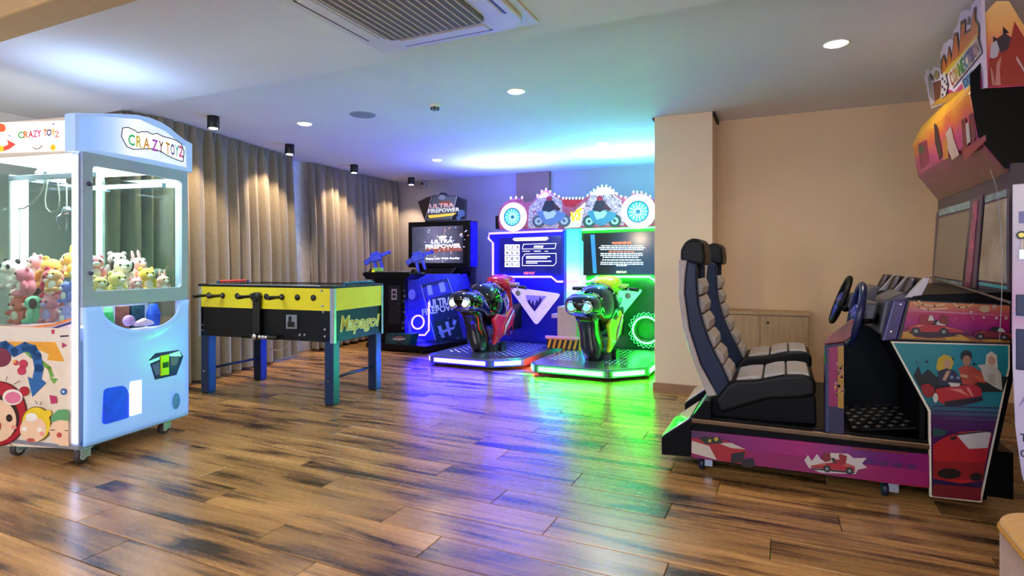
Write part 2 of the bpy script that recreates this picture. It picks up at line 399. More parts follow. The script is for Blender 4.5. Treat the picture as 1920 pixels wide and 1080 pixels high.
curtain([(-5.525, 5.64), (-5.56, 6.2), (-5.6, 6.9), (-5.62, 7.62)], 'grey brown pleated curtain behind the shooting machine guns', 5)
struct(MB().box(-5.7, -5.66, 5.2, 5.8, .0, CEIL).build('trim_3', mat('gap_light_white', '#e6e8f2', .7)))['label'] = 'added pale strip standing for window light in the gap between the curtains'  # pale strip added so window light seems to show between the curtains
# ------------------------------------------------------------------ ceiling fittings
WARM = (1, .85, .68)
M_LED = mat('downlight_led', '#fff4e0', em=40, emc=(1, .9, .74))
M_RIM = mat('white_plastic', '#e6e6e6', .4)
def downlight(x, y, label, zc=CEIL, power=34):
    t = thing('downlight', label, 'ceiling light', (x, y, zc), group='recessed downlights')
    MB().lathe([(.062, -.0005), (.075, -.006), (.078, -.001), (.078, .0)], 24, (x, y, zc)).build('trim_ring', M_RIM, t, smooth=True)
    MB().lathe([(.05, -.008), (.05, -.002)], 20, (x, y, zc)).build('lens', M_LED, t)
    lamp('downlight_lamp', 'SPOT', (x, y, zc-.02), power, WARM, t, spot_size=R(165), spot_blend=1.0, shadow_soft_size=.05)
for x, y, l in ((-1.83, 4.0, 'bright downlight between the air conditioner and the pillar'), (-4.06, 4.09, 'downlight above the foosball table near the curtain'),
                (-3.96, 6.24, 'downlight above the shooting machine'), (-1.77, 6.14, 'downlight above the green motorcycle machine'), (.3, 3.94, 'downlight above the driving machine')):
    downlight(x, y, l)
for x, y, l in ((.3, 1.4, 'added unseen downlight behind the viewer on the right'), (-3.9, -1.0, 'added unseen downlight near the left front window'), (-1.8, -1.0, 'added unseen downlight near the middle front windows'), (.3, -1.0, 'added unseen downlight near the right front window')):  # downlights added out of view for more warm light
    downlight(x, y, l, CEIL_LO, 34)
for x, l in ((-3.4, 'left added globe fill lamp behind the viewer'), (-1.2, 'middle added globe fill lamp behind the viewer'), (1.0, 'right added globe fill lamp behind the viewer')):
    t = thing('fill_pendant', l, 'added lamp', (x, -1.6, 1.85), group='added globe fill lamps behind the viewer')  # unseen globe lamps added behind the camera to warm the walls
    MB().tube([(x, -1.6, 2.17), (x, -1.6, CEIL_LO)], .006).build('cord', mat('fill_pendant_cord', '#1a1a1a', .6), t)
    MB().lathe([(.05, -.01), (.05, .03)], 16, (x, -1.6, 2.15)).build('cap', mat('fill_pendant_cap', '#2a2a2a', .4), t)
    MB().ell((x, -1.6, 2.0), (.15, .15, .15), 20, 14).build('globe', mat('fill_pendant_opal', '#fff2dc', .4, em=4, emc=(1, .8, .58)), t, smooth=True)
    lamp('fill_pendant_bulb', 'POINT', (x, -1.6, 1.82), 62, (1, .78, .55), t, shadow_soft_size=.15)
M_BLK = mat('black_plastic', '#0d0d10', .4)
for (px, py), l in zip(((400, 218), (543, 271), (664, 309), (771, 333)), ('black ceiling can spotlight nearest the claw machine', 'black ceiling can spotlight by the curtain gap', 'black ceiling can spotlight before the back curtain', 'black ceiling can spotlight by the security camera')):
    p = onZ(px, py, CEIL)
    t = thing('can_spotlight', l, 'spotlight', p, group='black can spotlights along the curtain')
    MB().lathe([(.042, -.105), (.045, -.11), (.05, -.108), (.05, 0)], 20, p).build('housing', M_BLK, t, smooth=True, bevel=.002)
    MB().lathe([(.034, -.1115), (.034, -.1065)], 18, p).build('lens', mat('spot_led', '#fff0dc', em=30, emc=(1, .85, .65)), t)
    lamp('spot_lamp', 'SPOT', p+Vector((0, 0, -.125)), 48, (1, .74, .46), t, spot_size=R(95), spot_blend=.5, shadow_soft_size=.03, rot=(0, R(20), 0))
p = onZ(680, 215, CEIL)
t = thing('ceiling_speaker', 'round grey flush speaker in the ceiling', 'speaker', p)
MB().lathe([(.11, -.004), (.115, 0)], 28, p).build('rim', mat('grey_rim', '#9aa2ad', .6), t); MB().lathe([(.105, -.007), (.108, -.003)], 28, p).build('grille', mat('grey_mesh', '#8d97a3', .7, scale=400, var=.3), t)
p = onZ(816, 197, CEIL)
t = thing('smoke_detector', 'small white smoke detector on the ceiling', 'detector', p)
MB().lathe([(.035, -.02), (.05, -.012), (.055, 0)], 20, p).build('base', M_RIM, t, smooth=True)
MB().lathe([(.022, -.045), (.03, -.04), (.03, -.02)], 16, p).build('sensor_head', mat('detector_grey', '#7c8288', .5), t)
for k in range(5):
    a = k*2*math.pi/5; MB().box(p.x+.03*math.cos(a)-.006, p.x+.03*math.cos(a)+.006, p.y+.03*math.sin(a)-.006, p.y+.03*math.sin(a)+.006, p.z-.042, p.z-.02).build('vent', M_BLK, t)
c = onY(790, 344, 7.62)
t = thing('security_camera', 'small beige dome security camera high on the back wall', 'camera', (c.x, c.y, c.z-.05))
MB().lathe([(.05, 0), (.05, -.03)], 18, (c.x, YB, c.z), (0, 1, 0)).build('mount', mat('cam_beige', '#a89c8e', .5), t, smooth=True, bevel=.004)
MB().ell((c.x, YB-.05, c.z), (.05, .05, .05)).build('dome', mat('cam_beige', '#a89c8e'), t, smooth=True)
MB().lathe([(.018, 0), (.02, .012)], 14, (c.x+.016, YB-.105, c.z-.003), (0, 1, 0)).build('eye', M_BLK, t)
# air conditioner cassette
ax1, ay1 = -1.13, 2.76; ax0, ay0 = ax1-1.0, ay1-1.0; az = CEIL_LO
t = thing('air_conditioner', 'white square cassette air conditioner with grey grille in the ceiling', 'air conditioner', ((ax0+ax1)/2, (ay0+ay1)/2, az-.045))
MW = mat('ac_white', '#d8dae0', .45, var=.02)
MB().box(ax0, ax1, ay0, ay1, az-.012, az).build('ceiling_plate', MW, t, bevel=.005)
acx, acy = (ax0+ax1)/2, (ay0+ay1)/2
MB().pxy(tf(rrect(-.46, -.46, .46, .46, .12, 6), acx, acy), az-.034, az-.012).build('panel', MW, t, bevel=.008, seg=3)
MB().pxy(tf(rrect(-.30, -.30, .30, .30, .05, 5), acx, acy), az-.046, az-.034).build('grille', mat('ac_grille', '#6b6765', .7, scale=300, var=.25), t, bevel=.003)
for i in range(15):
    x = acx-.28+i*.04; MB().box(x-.0035, x+.0035, acy-.285, acy+.285, az-.0495, az-.046).build('grille_rib', mat('ac_rib', '#cfc8bd', .6), t)
for k in range(4):
    c_, s_ = [(1, 0), (0, 1), (-1, 0), (0, -1)][k]
    pts = [(.335, -.26), (.405, -.26), (.405, .26), (.335, .26)]
    q = [(acx+a*c_-b*s_, acy+a*s_+b*c_) for a, b in pts]
    f = MB().pxy(q, az-.040, az-.033).build('air_flap', MW, t, bevel=.003)
    q = [(acx+a*c_-b*s_, acy+a*s_+b*c_) for a, b in ((.41, -.27), (.42, -.27), (.42, .27), (.41, .27))]
    MB().pxy(q, az-.0355, az-.0335).build('slot', M_BLK, t)
# ------------------------------------------------------------------ low wooden cabinet in the recess
YC = 5.30; zt = .735
t = thing('low_cabinet', 'low light wood cupboard behind the driving machine seats', 'cabinet', (-.15, 5.45, 0))
MO = mat('oak_laminate', '#b08f66', .5, var=.12, scale=5, stretch=(10, 10, 1))
x0, x1 = -.497, .21
MB().box(x0, x1, YC+.02, 5.612, .0, zt-.025).build('carcass', MO, t)
MB().box(x0, x1+.01, YC-.005, 5.612, zt-.025, zt).build('worktop', MO, t, bevel=.003)
xm = onY(1425, 600, YC).x
for a, b in ((x0+.004, xm-.002), (xm+.002, x1-.004)):
    d = MB().box(a, b, YC, YC+.019, .06, zt-.03).build('cabinet_door', MO, t, bevel=.0015)
p = onY(1440, 605, YC)
MB().lathe([(.010, 0), (.012, .008)], 14, (p.x, YC-.007, p.z), (0, 1, 0)).build('lock', mat('lock_dark', '#3b3026', .3, .8), d)
# ================================================================== print laid out from photo pixels on a known plane
class PX(Print):
    def __init__(s, o, u, v, mapper, **k):
        super().__init__(o, u, v, **k); s.mp = mapper
    def p(s, pts, m, up=True): return s.poly([s.mp(a, b) for a, b in pts], m, up)
    def ps(s, polys, m):
        for q in polys: s.p(q, m, False)
        s.k += s.st; return s
    def tq(s, body, bl, br, tr, tl, m, bold=.02, shear=0):
        v, f = text_geo(body, bold, shear); s._mi(m); out = []
        for a, b in v:
            x = (bl[0]*(1-a)+br[0]*a)*(1-b)+(tl[0]*(1-a)+tr[0]*a)*b; y = (bl[1]*(1-a)+br[1]*a)*(1-b)+(tl[1]*(1-a)+tr[1]*a)*b
            out.append(s.at(*s.mp(x, y)))
        s.mb.add(out, f); s.k += s.st; return s
def ring(mb, outer, inner, fn, depth):
    """frame between two loops of equal length; fn maps 2-D to 3-D"""
    n = len(outer); e = Vector(depth)
    o = [Vector(fn(*p)) for p in outer]; i = [Vector(fn(*p)) for p in inner]
    vs = o+i+[p+e for p in o]+[p+e for p in i]; fs = []
    for k in range(n):
        j = (k+1) % n
        fs += [(k, j, n+j, n+k), (2*n+j, 2*n+k, 3*n+k, 3*n+j), (k, 2*n+k, 2*n+j, j), (n+k, n+j, 3*n+j, 3*n+k)]
    return mb.add(vs, fs)
# ================================================================== CLAW MACHINE
CO = Vector((-3.614, 1.924, 0)); CA = R(10); CW, CDp = .76, .75
CX = Vector((math.cos(CA), math.sin(CA), 0)); CY = Vector((-math.sin(CA), math.cos(CA), 0))
def c_loc(p): d = p-CO; return Vector((d.dot(CX), d.dot(CY), d.z))
def _plane(px, py, n, pt):
    o = Vector((0, 0, CAM_H)); d = ray(px, py); t = (pt-o).dot(n)/d.dot(n); return c_loc(o+d*t)
def cs(px, py, yy=0.): q = _plane(px, py, CY, CO+CY*yy); return (max(q.x, -CDp+.004), q.z)      # side plane -> (x, z)
def cf(px, py, xx=0.): q = _plane(px, py, CX, CO+CX*xx); return (q.y, q.z)      # front plane -> (y, z)
claw = thing('claw_machine', 'white claw crane machine full of plush toys, glowing blue white', 'claw machine', CO, CA, local=True)
M_ALU = mat('machine_aluminium', '#aab4c6', .35, .7)
M_CREAM = mat('cream_laminate', '#e6dccb', .35, var=.03)
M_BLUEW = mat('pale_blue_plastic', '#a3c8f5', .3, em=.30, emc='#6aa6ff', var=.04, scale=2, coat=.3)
M_CWHT = mat('backlit_white', '#f4f7ff', .4, em=2.2, emc='#cfdcff')
M_STRIP = mat('led_strip_white', '#f2f4ff', .4, em=5, emc='#c4ceff')
M_FRAME = mat('grey_blue_frame', '#a5b7d2', .35, var=.03)
M_INW = mat('inner_white', '#ecefee', .5)
MB().box(-CDp, .0, 0, CW, .085, .11).build('chassis', M_ALU, claw, bevel=.003)
for i, (x, y_) in enumerate(((-.03, .05), (-.05, CW-.13), (-.52, .05), (-.7, CW-.1))):
    c = MB().box(x-.035, x+.035, y_-.035, y_+.035, .078, .086); c.box(x-.024, x-.018, y_-.03, y_+.03, .03, .08); c.box(x+.018, x+.024, y_-.03, y_+.03, .03, .08)
    co = c.build('caster', M_ALU, claw, bevel=.003)
    MB().lathe([(.034, -.016), (.038, -.012), (.038, .012), (.034, .016)], 20, (x, y_-.01, .038), (1, 0, 0)).build('wheel', mat('caster_rubber', '#3a3436', .6), co, smooth=True)
    MB().lathe([(.018, -.0175), (.02, .0175)], 14, (x, y_-.01, .038), (1, 0, 0)).build('hub', mat('caster_hub', '#c9bfae', .4), co)
# lower cabinet box, deck, back panel
MB().box(-CDp, -.06, .004, CW-.01, .11, .70).build('lower_cabinet', M_CREAM, claw)
MB().box(-CDp, -.302, .02, CW-.01, .70, .775).build('toy_deck', M_INW, claw)
MB().box(-.302, -.02, .02, .16, .70, .775).build('toy_deck', M_INW, claw)
MB().box(-.302, -.014, .16, .165, .70, .915).build('chute_wall', M_INW, claw)
MB().box(-.302, -.014, .165, CW-.05, .905, .915).build('front_shelf', M_INW, claw)
MB().box(-.285, -.014, .165, CW-.05, .705, .722).build('bowl_floor', M_INW, claw)
MB().box(-CDp, -CDp+.03, .0, .05, .70, 1.78).build('corner_post', M_INW, claw, bevel=.004)
MB().box(-CDp, -CDp+.03, CW-.05, CW, .70, 1.78).build('corner_post', M_INW, claw, bevel=.004)
MB().box(-.05, -.012, CW-.045, CW, .70, 1.78).build('corner_post', M_FRAME, claw, bevel=.004)
a = cf(20, 450, -CDp+.03)[0]; b = cf(54, 450, -CDp+.03)[0]
for y0_, y1_ in ((a, (a+b)/2-.003), ((a+b)/2+.003, b)): MB().box(-CDp+.013, -CDp+.03, y0_, y1_, .775, 1.70).build('back_post', M_INW, claw, bevel=.003)
MB().box(-CDp+.005, -CDp+.011, .05, CW-.05, .775, 1.7).build('back_pane', glass('claw_glass', '#e2efe9'), claw)
MB().box(-CDp+.03, -.05, CW-.02, CW-.014, .775, 1.74).build('far_side_pane', glass('claw_glass'), claw)
MB().box(-CDp+.03, -.045, .006, .011, .765, 1.76).build('side_pane', glass('claw_glass'), claw)
# near-front corner LED column
MB().box(-.046, .0, 0, .012, .11, 1.775).build('corner_column', M_FRAME, claw, bevel=.002)
MB().box(-.040, -.006, -.008, 0, .125, 1.765).build('led_strip', M_STRIP, claw, bevel=.002)
# front window frame
fr = MB(); zt0, zt1 = .895, 1.79
oy0, oz0 = cf(171, 548); oy1, oz1 = cf(338, 335)
oz0 = .985; oz1 = 1.715
ring(fr, rrect(.012, zt0, CW, zt1, .01, 5), rrect(oy0, oz0, oy1, oz1, .025, 5), lambda y_, z_: (-.012, y_, z_), (.026, 0, 0))
f = fr.build('window_frame', M_FRAME, claw, bevel=.003)
MB().box(-.004, 0, oy0-.005, oy1+.005, oz0-.005, oz1+.005).build('front_pane', glass('claw_glass'), claw)
for px, py in ((163, 345), (166, 512)):
    q = cf(px, py); l = MB().lathe([(.013, 0), (.014, .008), (.009, .014)], 14, (.014, q[0], q[1]), (1, 0, 0)).build('lock', mat('lock_chrome', '#59607a', .2, .9), f)
# moulded lower front with scoop
def scoop(y_):
    k = (y_-.40)/.285
    return .895-(.165*math.sqrt(1-k*k) if abs(k) < 1 else 0)
NU, NV = 40, 26
def fnt(u, v):
    y_ = .02+u*(CW-.02); z_ = .10+(scoop(y_)-.10)*v
    b = .035*math.sin(math.pi*min(1, max(0, (z_-.1)/.8)))**.6*math.sin(math.pi*min(1, max(0, u)))**.35
    k = math.exp(-(((y_-.205)/.10)**4+((z_-.305)/.14)**4)); b -= .012*k          # prize door pocket
    b -= .008*math.exp(-(((y_-.63)/.05)**2+((z_-.27)/.07)**2)*1.5)
    b += .012*math.exp(-(((y_-.40)/.4)**2))*max(0, 1-abs(z_-scoop(y_))/.05)
    return (.012+b, y_, z_)
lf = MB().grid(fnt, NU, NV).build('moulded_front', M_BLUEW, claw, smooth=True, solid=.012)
bw = MB()
bw.grid(lambda u, v: (-.012-.26*math.sin(v*math.pi/2), .40+(.285-.03*v)*(u*2-1)*1.0, scoop(.40+.285*(u*2-1)*.999)-.02+.0*v), 24, 6)
bw.v = [(v[0], v[1], v[2]) for v in bw.v]; 0 and bw.build('prize_bowl', mat('bowl_white', '#dfe6f5', .3), claw, smooth=True, solid=.006)
MB().box(-.30, -.285, .165, .72, .70, .90).build('bowl_back', mat('bowl_back_pale', '#b4c0dc', .3), claw)
MB().box(-.22, -.06, .2, .66, .899, .905).build('bowl_fill_light', mat('bowl_fill_glow', '#eef2ff', .4, em=3, emc='#dfe8ff'), claw)  # glowing strip added under the shelf to brighten the dark bowl
# prize door
y0_, z1_ = cf(188, 735); y1_, _ = cf(229, 735)
d = MB().pyz([(p[0]*1, p[1]) for p in tf(rrect(-.085, -.105, .085, .105, .02), .205, .305)], .025, .04).build('prize_door', mat('prize_blue', '#1450d8', .25, em=.25, emc='#0a40ff', var=.35, scale=9), claw, bevel=.003)
MB().box(.030, .056, .285, .36, .21, .42).build('door_light', mat('prize_white_glow', '#f4f8ff', .4, em=.7, emc='#dfeaff'), claw, bevel=.004)
# coin panel (five-sided) with buttons
pp = [cf(*q, .045) for q in ((277, 675), (290, 662), (334, 656), (342, 668), (329, 703), (289, 712))]
cp = MB().pyz(pp, .03, .056).build('coin_panel', mat('coin_panel_dark', '#2b2f7a', .45, var=.3, scale=8, spec=.3), claw, bevel=.004)
pk = PX(CO*0, (0, 1, 0), (0, 0, 1), lambda a, b: cf(a, b, .056)); pk.o = Vector((.056, 0, 0))
pk.p([(279, 677), (299, 669), (299, 674), (280, 682)], P('#7df0d8', .2, .5)).p([(317, 664), (336, 658), (340, 668), (318, 668)], P('#8ff2d2', .2, .5))
pk.p([(284, 685), (299, 678), (299, 702), (292, 704)], P('#5a2aa8')).p([(319, 671), (336, 667), (331, 684), (319, 686)], P('#6a1f9c'))
pk.build('printed_graphic', cp)
q = [cf(*k_, .056) for k_ in ((300, 667), (316, 664), (316, 702), (300, 705))]
cm = MB().pyz(q, .054, .062).build('coin_mech', mat('coin_yellow', '#c8b21e', .3, .3), cp, bevel=.002)
q = cf(310, 682, .06); MB().box(.06, .066, q[0]-.02, q[0]+.02, q[1]-.025, q[1]+.01).build('coin_slot', M_BLK, cp)
q = cf(328, 752, .03); MB().ell((.04, q[0], q[1]), (.008, .032, .055)).build('speaker_port', mat('port_blue', '#58a6e6', .4, var=.3, scale=120), claw, smooth=True)
# header: front arch and side light box
arch = [(152, 284), (348, 322), (355, 324), (355, 270), (340, 262), (326, 251), (312, 239), (296, 229), (276, 221), (252, 216), (220, 214), (180, 213), (133, 212), (133, 284)]
ha = MB().pyz([cf(*q) for q in arch], -.05, .028).build('header_front', mat('header_blue', '#9dbff5', .35, em=.25, emc='#a9c6ff', var=.05), claw, bevel=.006)
cloud = [(230, 240), (240, 239), (252, 244), (258, 249), (266, 247), (276, 247), (286, 252), (294, 250), (306, 256), (318, 259), (330, 263), (340, 270), (345, 284), (343, 303), (330, 299), (315, 292), (300, 283), (285, 279), (268, 279), (250, 280), (238, 275), (233, 266), (228, 256)]
sg = PX((.028, 0, 0), (0, 1, 0), (0, 0, 1), lambda a, b: cf(a, b, .03))
sg.p([(150, 221), (200, 219), (262, 224), (310, 246), (348, 276), (350, 314), (280, 298), (150, 276)], grad('header_glow', 'Y', [(0, '#8fb4f4'), (.3, '#b4ccfb'), (.6, '#f4f7ff'), (1, '#dfe9ff')], .05, .5, .4, em=.4))
sg.p(cloud, P('#fffdf6', .4, .8)).ps(stroke(cloud+[cloud[0]], 2.0), P('#5a5a66', .4))
for ch, x0_, x1_, c_ in zip('CRAZYTOY2', (240, 255, 268, 284, 297, 310, 319, 327, 334), (253, 266, 281, 296, 306, 318, 327, 335, 342), ('#3fd07a', '#e8d23c', '#f0a63a', '#c04fd0', '#7a4a3a', '#f09a30', '#3a2a8a', '#30b0a8', '#e65aa8')):
    yb = 272+(x0_-240)*.23; sg.tq(ch, (x0_, yb), (x1_, yb+2.5), (x1_, yb-19), (x0_, yb-22), P(c_, .4, .12), bold=.03)
sg.build('printed_sign', ha)
hs_ = MB().box(-CDp, -.05, -.004, .05, 1.775, 1.985).build('header_side', M_CREAM, claw, bevel=.005)
MB().box(-CDp, -.05, .05, CW, 1.93, 1.985).build('header_top', M_CREAM, claw)
MB().box(-CDp+.02, -.05, CW-.03, CW, 1.775, 1.93).build('header_far_side', M_CREAM, claw)
sp = PX((0, -.004, 0), (1, 0, 0), (0, 0, 1), lambda a, b: cs(a, b, -.004))
sp.p([(-60, 233), (122, 226), (122, 283), (-60, 290)], P('#fff6e2', .4, .5))
for ch, i in zip('CRAZYTOY2', range(9)):
    x0_ = (34, 45, 54, 63, 70, 83, 89, 97, 104)[i]; w_ = (11, 9, 9, 8, 9, 7, 9, 8, 9)[i]; yb = 260-(x0_-34)*.08+(4 if i == 8 else 0)
    sp.tq(ch, (x0_, yb), (x0_+w_, yb-.6), (x0_+w_, yb-13.5), (x0_, yb-13), P(('#3fb860', '#e87a2a', '#e03a5a', '#e65aa8', '#d8308a', '#e87a2a', '#2a2a8a', '#f0b030', '#f0a0a0')[i], .4, .1), bold=.03)
sp.p([(0, 231), (11, 234), (13, 242), (10, 247), (0, 248)], P('#ee5a2a', .4, .4)).p([(15, 262), (32, 271), (20, 280), (8, 284), (-6, 284), (8, 276), (18, 271)], P('#e8483a', .4, .4)).p([(0, 273), (8, 274), (10, 284), (-4, 285)], P('#f0c020', .4, .4))
sp.ps(stroke([(64, 277), (70, 280), (77, 278), (82, 273)], 1.6), P('#5a4a5a')).p(circ(102, 277, 5, 10, 6), P('#f2b81e', .4, .3)).p(circ(103, 233, 2.5), P('#a89ad0', .4, .3)).p(circ(21, 255, 2.5), P('#9ab8d0', .4, .3))
sp.build('printed_sign', hs_)
# inside: lit ceiling, rails, trolley, cables
MB().box(-CDp+.03, -.05, .05, CW-.05, 1.765, 1.775).build('light_panel', mat('claw_light_panel', '#ffffff', .4, em=7, emc='#f4fbff'), claw)
rl = MB().box(-CDp+.03, -.05, .12, .15, 1.66, 1.69).box(-CDp+.03, -.05, CW-.15, CW-.12, 1.66, 1.69).build('rail', M_ALU, claw, bevel=.002)
tq_ = cs(97, 302, .25); tx, tz = tq_
MB().box(tx-.012, tx+.012, .12, CW-.12, 1.645, 1.66).build('cross_rail', M_ALU, claw)
MB().box(tx-.055, tx+.055, .20, .30, 1.655, 1.745).build('trolley', mat('trolley_grey', '#99a3ab', .4, .5), claw, bevel=.004)
MB().lathe([(.022, -.03), (.026, .03)], 16, (tx, .19, 1.70), (0, 1, 0)).lathe([(.016, -.02), (.016, .02)], 14, (tx+.03, .19, 1.725), (1, 0, 0)).build('trolley_motor', mat('motor_chrome', '#cfd6da', .25, .9), claw, smooth=True)
M_CAB = mat('grey_cable', '#7d8078', .5)
def cpath(px, yy): return [(lambda q: (q[0], yy, q[1]))(cs(a, b, yy)) for a, b in px]
MB().tube(cpath([(92, 318), (86, 338), (74, 365), (60, 382), (44, 391), (30, 392), (16, 384), (4, 366), (-8, 340)], .18), .0045).build('cable', M_CAB, claw, smooth=True)
MB().tube(cpath([(94, 320), (87, 350), (84, 375), (86, 390), (94, 398), (104, 397), (110, 388), (111, 370), (108, 340), (105, 320)], .18), .0045).build('cable', M_CAB, claw, smooth=True)
ck = cs(125, 408, .3)
cw_ = MB().lathe([(.02, -.02), (.028, 0), (.02, .03)], 14, (ck[0], .3, ck[1]+.04)).build('claw_head', mat('claw_chrome', '#8b9299', .2, .9), claw, smooth=True)
for k in range(3):
    a_ = k*2.094+.4; MB().tube([(ck[0]+r_*math.cos(a_), .3+r_*math.sin(a_), ck[1]+h_) for r_, h_ in ((.02, .03), (.055, .0), (.06, -.04), (.025, -.085))], [.005, .006, .005, .004]).build('claw_finger', mat('claw_chrome', '#8b9299'), cw_, smooth=True)
MB().tube([(ck[0], .3, ck[1]+.06), (ck[0], .3, 1.66)], .004).build('hoist_cord', M_CAB, claw)
# side art
sa = PX((0, .004, 0), (1, 0, 0), (0, 0, 1), lambda a, b: cs(a, b, .004))
sa.p([(-70, 628), (134, 641), (134, 841), (-70, 830)], P('#ead9c2', .3))
OR, BL, GR = P('#e8a42a'), P('#1f64a8'), P('#6fa83e')
sa.p([(-30, 640), (104, 641), (121, 676), (118, 678), (89, 675), (92, 664), (70, 655), (20, 650), (-30, 655)], OR)
sa.ps(stroke([(45, 655), (60, 668), (80, 680), (93, 690), (98, 705)], 7), GR).p([(94, 708), (110, 710), (102, 720)], GR)
sa.ps(stroke([(-20, 652), (10, 648), (28, 660), (48, 650), (62, 655), (70, 668), (74, 690), (70, 712)], 17), BL).p([(53, 706), (66, 711), (81, 712), (88, 718), (62, 744)], BL)
sa.p(circ(2, 670, 20, 16, 18), P('#7a1f3a')).ps([circ(31, 680, 5), circ(45, 682, 8), circ(42, 695, 8)], P('#c42d52')).p(circ(29, 678, 3), P('#e6a23a'))
sa.p(circ(121, 647, 6, 3), P('#b03a6a')).p(circ(121, 734, 6), P('#2a64a0')).p(circ(121, 734, 2.5), P('#cfe0ee')).p([(95, 740), (108, 743), (109, 755), (98, 757)], P('#c2386a'))
RED = P('#b3122e'); SK = P('#f2cda8'); HR = P('#2a1612')
sa.p(circ(0, 775, 53, 28, 61), P('#5a1018')).p(circ(0, 775, 51, 28, 59), RED).p(circ(48, 733, 9), RED).p(circ(0, 783, 39, 24, 43), HR).p(circ(-3, 788, 37, 24, 40), SK)
sa.p(circ(27, 744, 19, 18, 15), P('#f2ead8')).p(circ(28, 745, 15, 18, 11), P('#e2799a')).p(circ(21, 783, 6, 14, 7), HR).p(circ(1, 798, 5, 12, 10), P('#c04048')).p(circ(30, 800, 6, 12, 4), P('#ee9a8a'))
YEL = P('#efd02e')
sa.p(circ(72, 794, 28, 24, 33), P('#7a5a10')).p(circ(72, 794, 26.5, 24, 31.5), YEL).p(circ(94, 774, 7), YEL).p(circ(67, 804, 25, 20, 24), SK).p(circ(64, 781, 11, 14, 8), P('#f4efe2'))
sa.ps([circ(51, 803, 5, 10, 4), circ(79, 804, 5, 10, 4)], P('#f8f4ea')).p(circ(63, 824, 8, 12, 4), P('#c05a5a')).p(circ(84, 812, 4), P('#ee9a8a'))
sa.p([(100, 790), (104, 776), (115, 767), (128, 766), (134, 768), (134, 792)], P('#5fa36a')).p([(97, 805), (104, 790), (118, 786), (134, 788), (134, 835), (118, 834), (104, 825)], SK)
sa.ps([rect(100, 804, 109, 805.5), rect(127, 805, 133, 806.5)], HR).p(circ(117, 814, 5, 12, 5), P('#c04a50'))
sa.ps([s_ for g in ([(20, 705), (18, 712)], [(43, 713), (33, 719)], [(72, 750), (76, 756)], [(84, 752), (82, 758)], [(14, 829), (10, 834)], [(24, 830), (29, 834)]) for s_ in stroke(g, 1.4)], P('#3a2a22'))
sa.build('printed_graphic', claw)
# rainbow band under the side window
rb = PX((0, .0035, 0), (1, 0, 0), (0, 0, 1), lambda a, b: cs(a, b, .0035))
rb.p([(-60, 612), (134, 603), (134, 640), (-60, 630)], P('#e3d3dc', .3))
for off, c_ in ((0, '#e8862e'), (4, '#c7a0b8'), (7, '#27306e')):
    rb.p([(-60, 604+off), (0, 610+off), (60, 612+off), (100, 607+off), (134, 596+off), (134, 600+off), (100, 611+off), (60, 616+off), (0, 614+off), (-60, 608+off)], P(c_))
rb.p([(97, 618), (104, 618), (103, 626), (98, 626)], P('#c02a50')).p([(114, 629), (130, 628), (130, 631), (114, 632)], P('#2a1f4a'))
MB().box(-CDp, -.046, 0.0005, .004, .70, .775).build('side_band', M_CREAM, claw)
rb.build('printed_graphic', claw)
# ------------------------------------------------------------------ plush toys
def toy_pos(px, py, dist, plane):
    if plane == 's': x_, z_ = cs(px, py, dist); p_ = Vector((x_, dist, z_))
    else: y_, z_ = cf(px, py, -dist); p_ = Vector((-dist, y_, z_))
    return p_
from mathutils import Euler
def toy_eul(yaw, roll): return Euler((R(roll*.35), R(roll*.25), R(yaw)))
def plush(p_, h, col, label, kind='bear', yaw=0, roll=0, col2=None, group='plush toys piled in the claw machine'):
    wp = CO+CX*p_.x+CY*p_.y; wp.z = p_.z
    t = bpy.data.objects.new('plush_toy', None); COL.objects.link(t); ORIG[t.name] = None; t.empty_display_size = .05
    t.location = wp; t.rotation_euler = toy_eul(yaw, roll); tag(t, label, 'plush toy', group)
    m1 = mat('plush_'+col.strip('#'), col, .95, sheen=.5, var=.08, scale=60, bump=.25); m2 = mat('plush_'+(col2 or '#f4e6d8').strip('#'), col2 or '#f4e6d8', .95, sheen=.5, scale=60, bump=.25)
    b = MB(); b.ell((0, 0, 0), (h*.72, h*.66, h*.8)); b.ell((0, -h*.15, h*1.05), (h*.78, h*.7, h*.66))
    for sx in (-1, 1):
        b.ell((sx*h*.7, -h*.25, h*.1), (h*.26, h*.26, h*.5), 10, 6); b.ell((sx*h*.42, -h*.55, -h*.55), (h*.3, h*.45, h*.28), 10, 6)
    b.build('body', m1, t, smooth=True)
    for sx in (-1, 1):
        if kind == 'rabbit': MB().ell((sx*h*.34, 0, h*2.0), (h*.17, h*.12, h*.55), 10, 7).build('ear', m1, t, smooth=True)
        elif kind == 'dog': MB().ell((sx*h*.78, -.1*h, h*1.05), (h*.16, h*.3, h*.5), 10, 7).build('ear', mat('plush_dark', '#26211f', .95, sheen=.4), t, smooth=True)
        elif kind == 'panda': MB().ell((sx*h*.55, 0, h*1.6), (h*.24, h*.15, h*.24), 10, 7).build('ear', mat('plush_dark', '#26211f'), t, smooth=True)
        else: MB().ell((sx*h*.55, 0, h*1.58), (h*.25, h*.15, h*.25), 10, 7).build('ear', m1, t, smooth=True)
        MB().ell((sx*h*.3, -h*.78, h*1.2), (h*.09, h*.06, h*.11), 8, 6).build('eye', mat('toy_eye', '#0a0a0c', .15), t, smooth=True)
        if kind == 'panda': MB().ell((sx*h*.32, -h*.70, h*1.18), (h*.2, h*.1, h*.24), 10, 6).build('eye_patch', mat('plush_dark', '#26211f'), t, smooth=True)
    MB().ell((0, -h*.78, h*.92), (h*.32, h*.2, h*.22), 10, 7).build('muzzle', m2, t, smooth=True)
    MB().ell((0, -h*.5, 0), (h*.45, h*.25, h*.52), 10, 7).build('belly', m2, t, smooth=True)
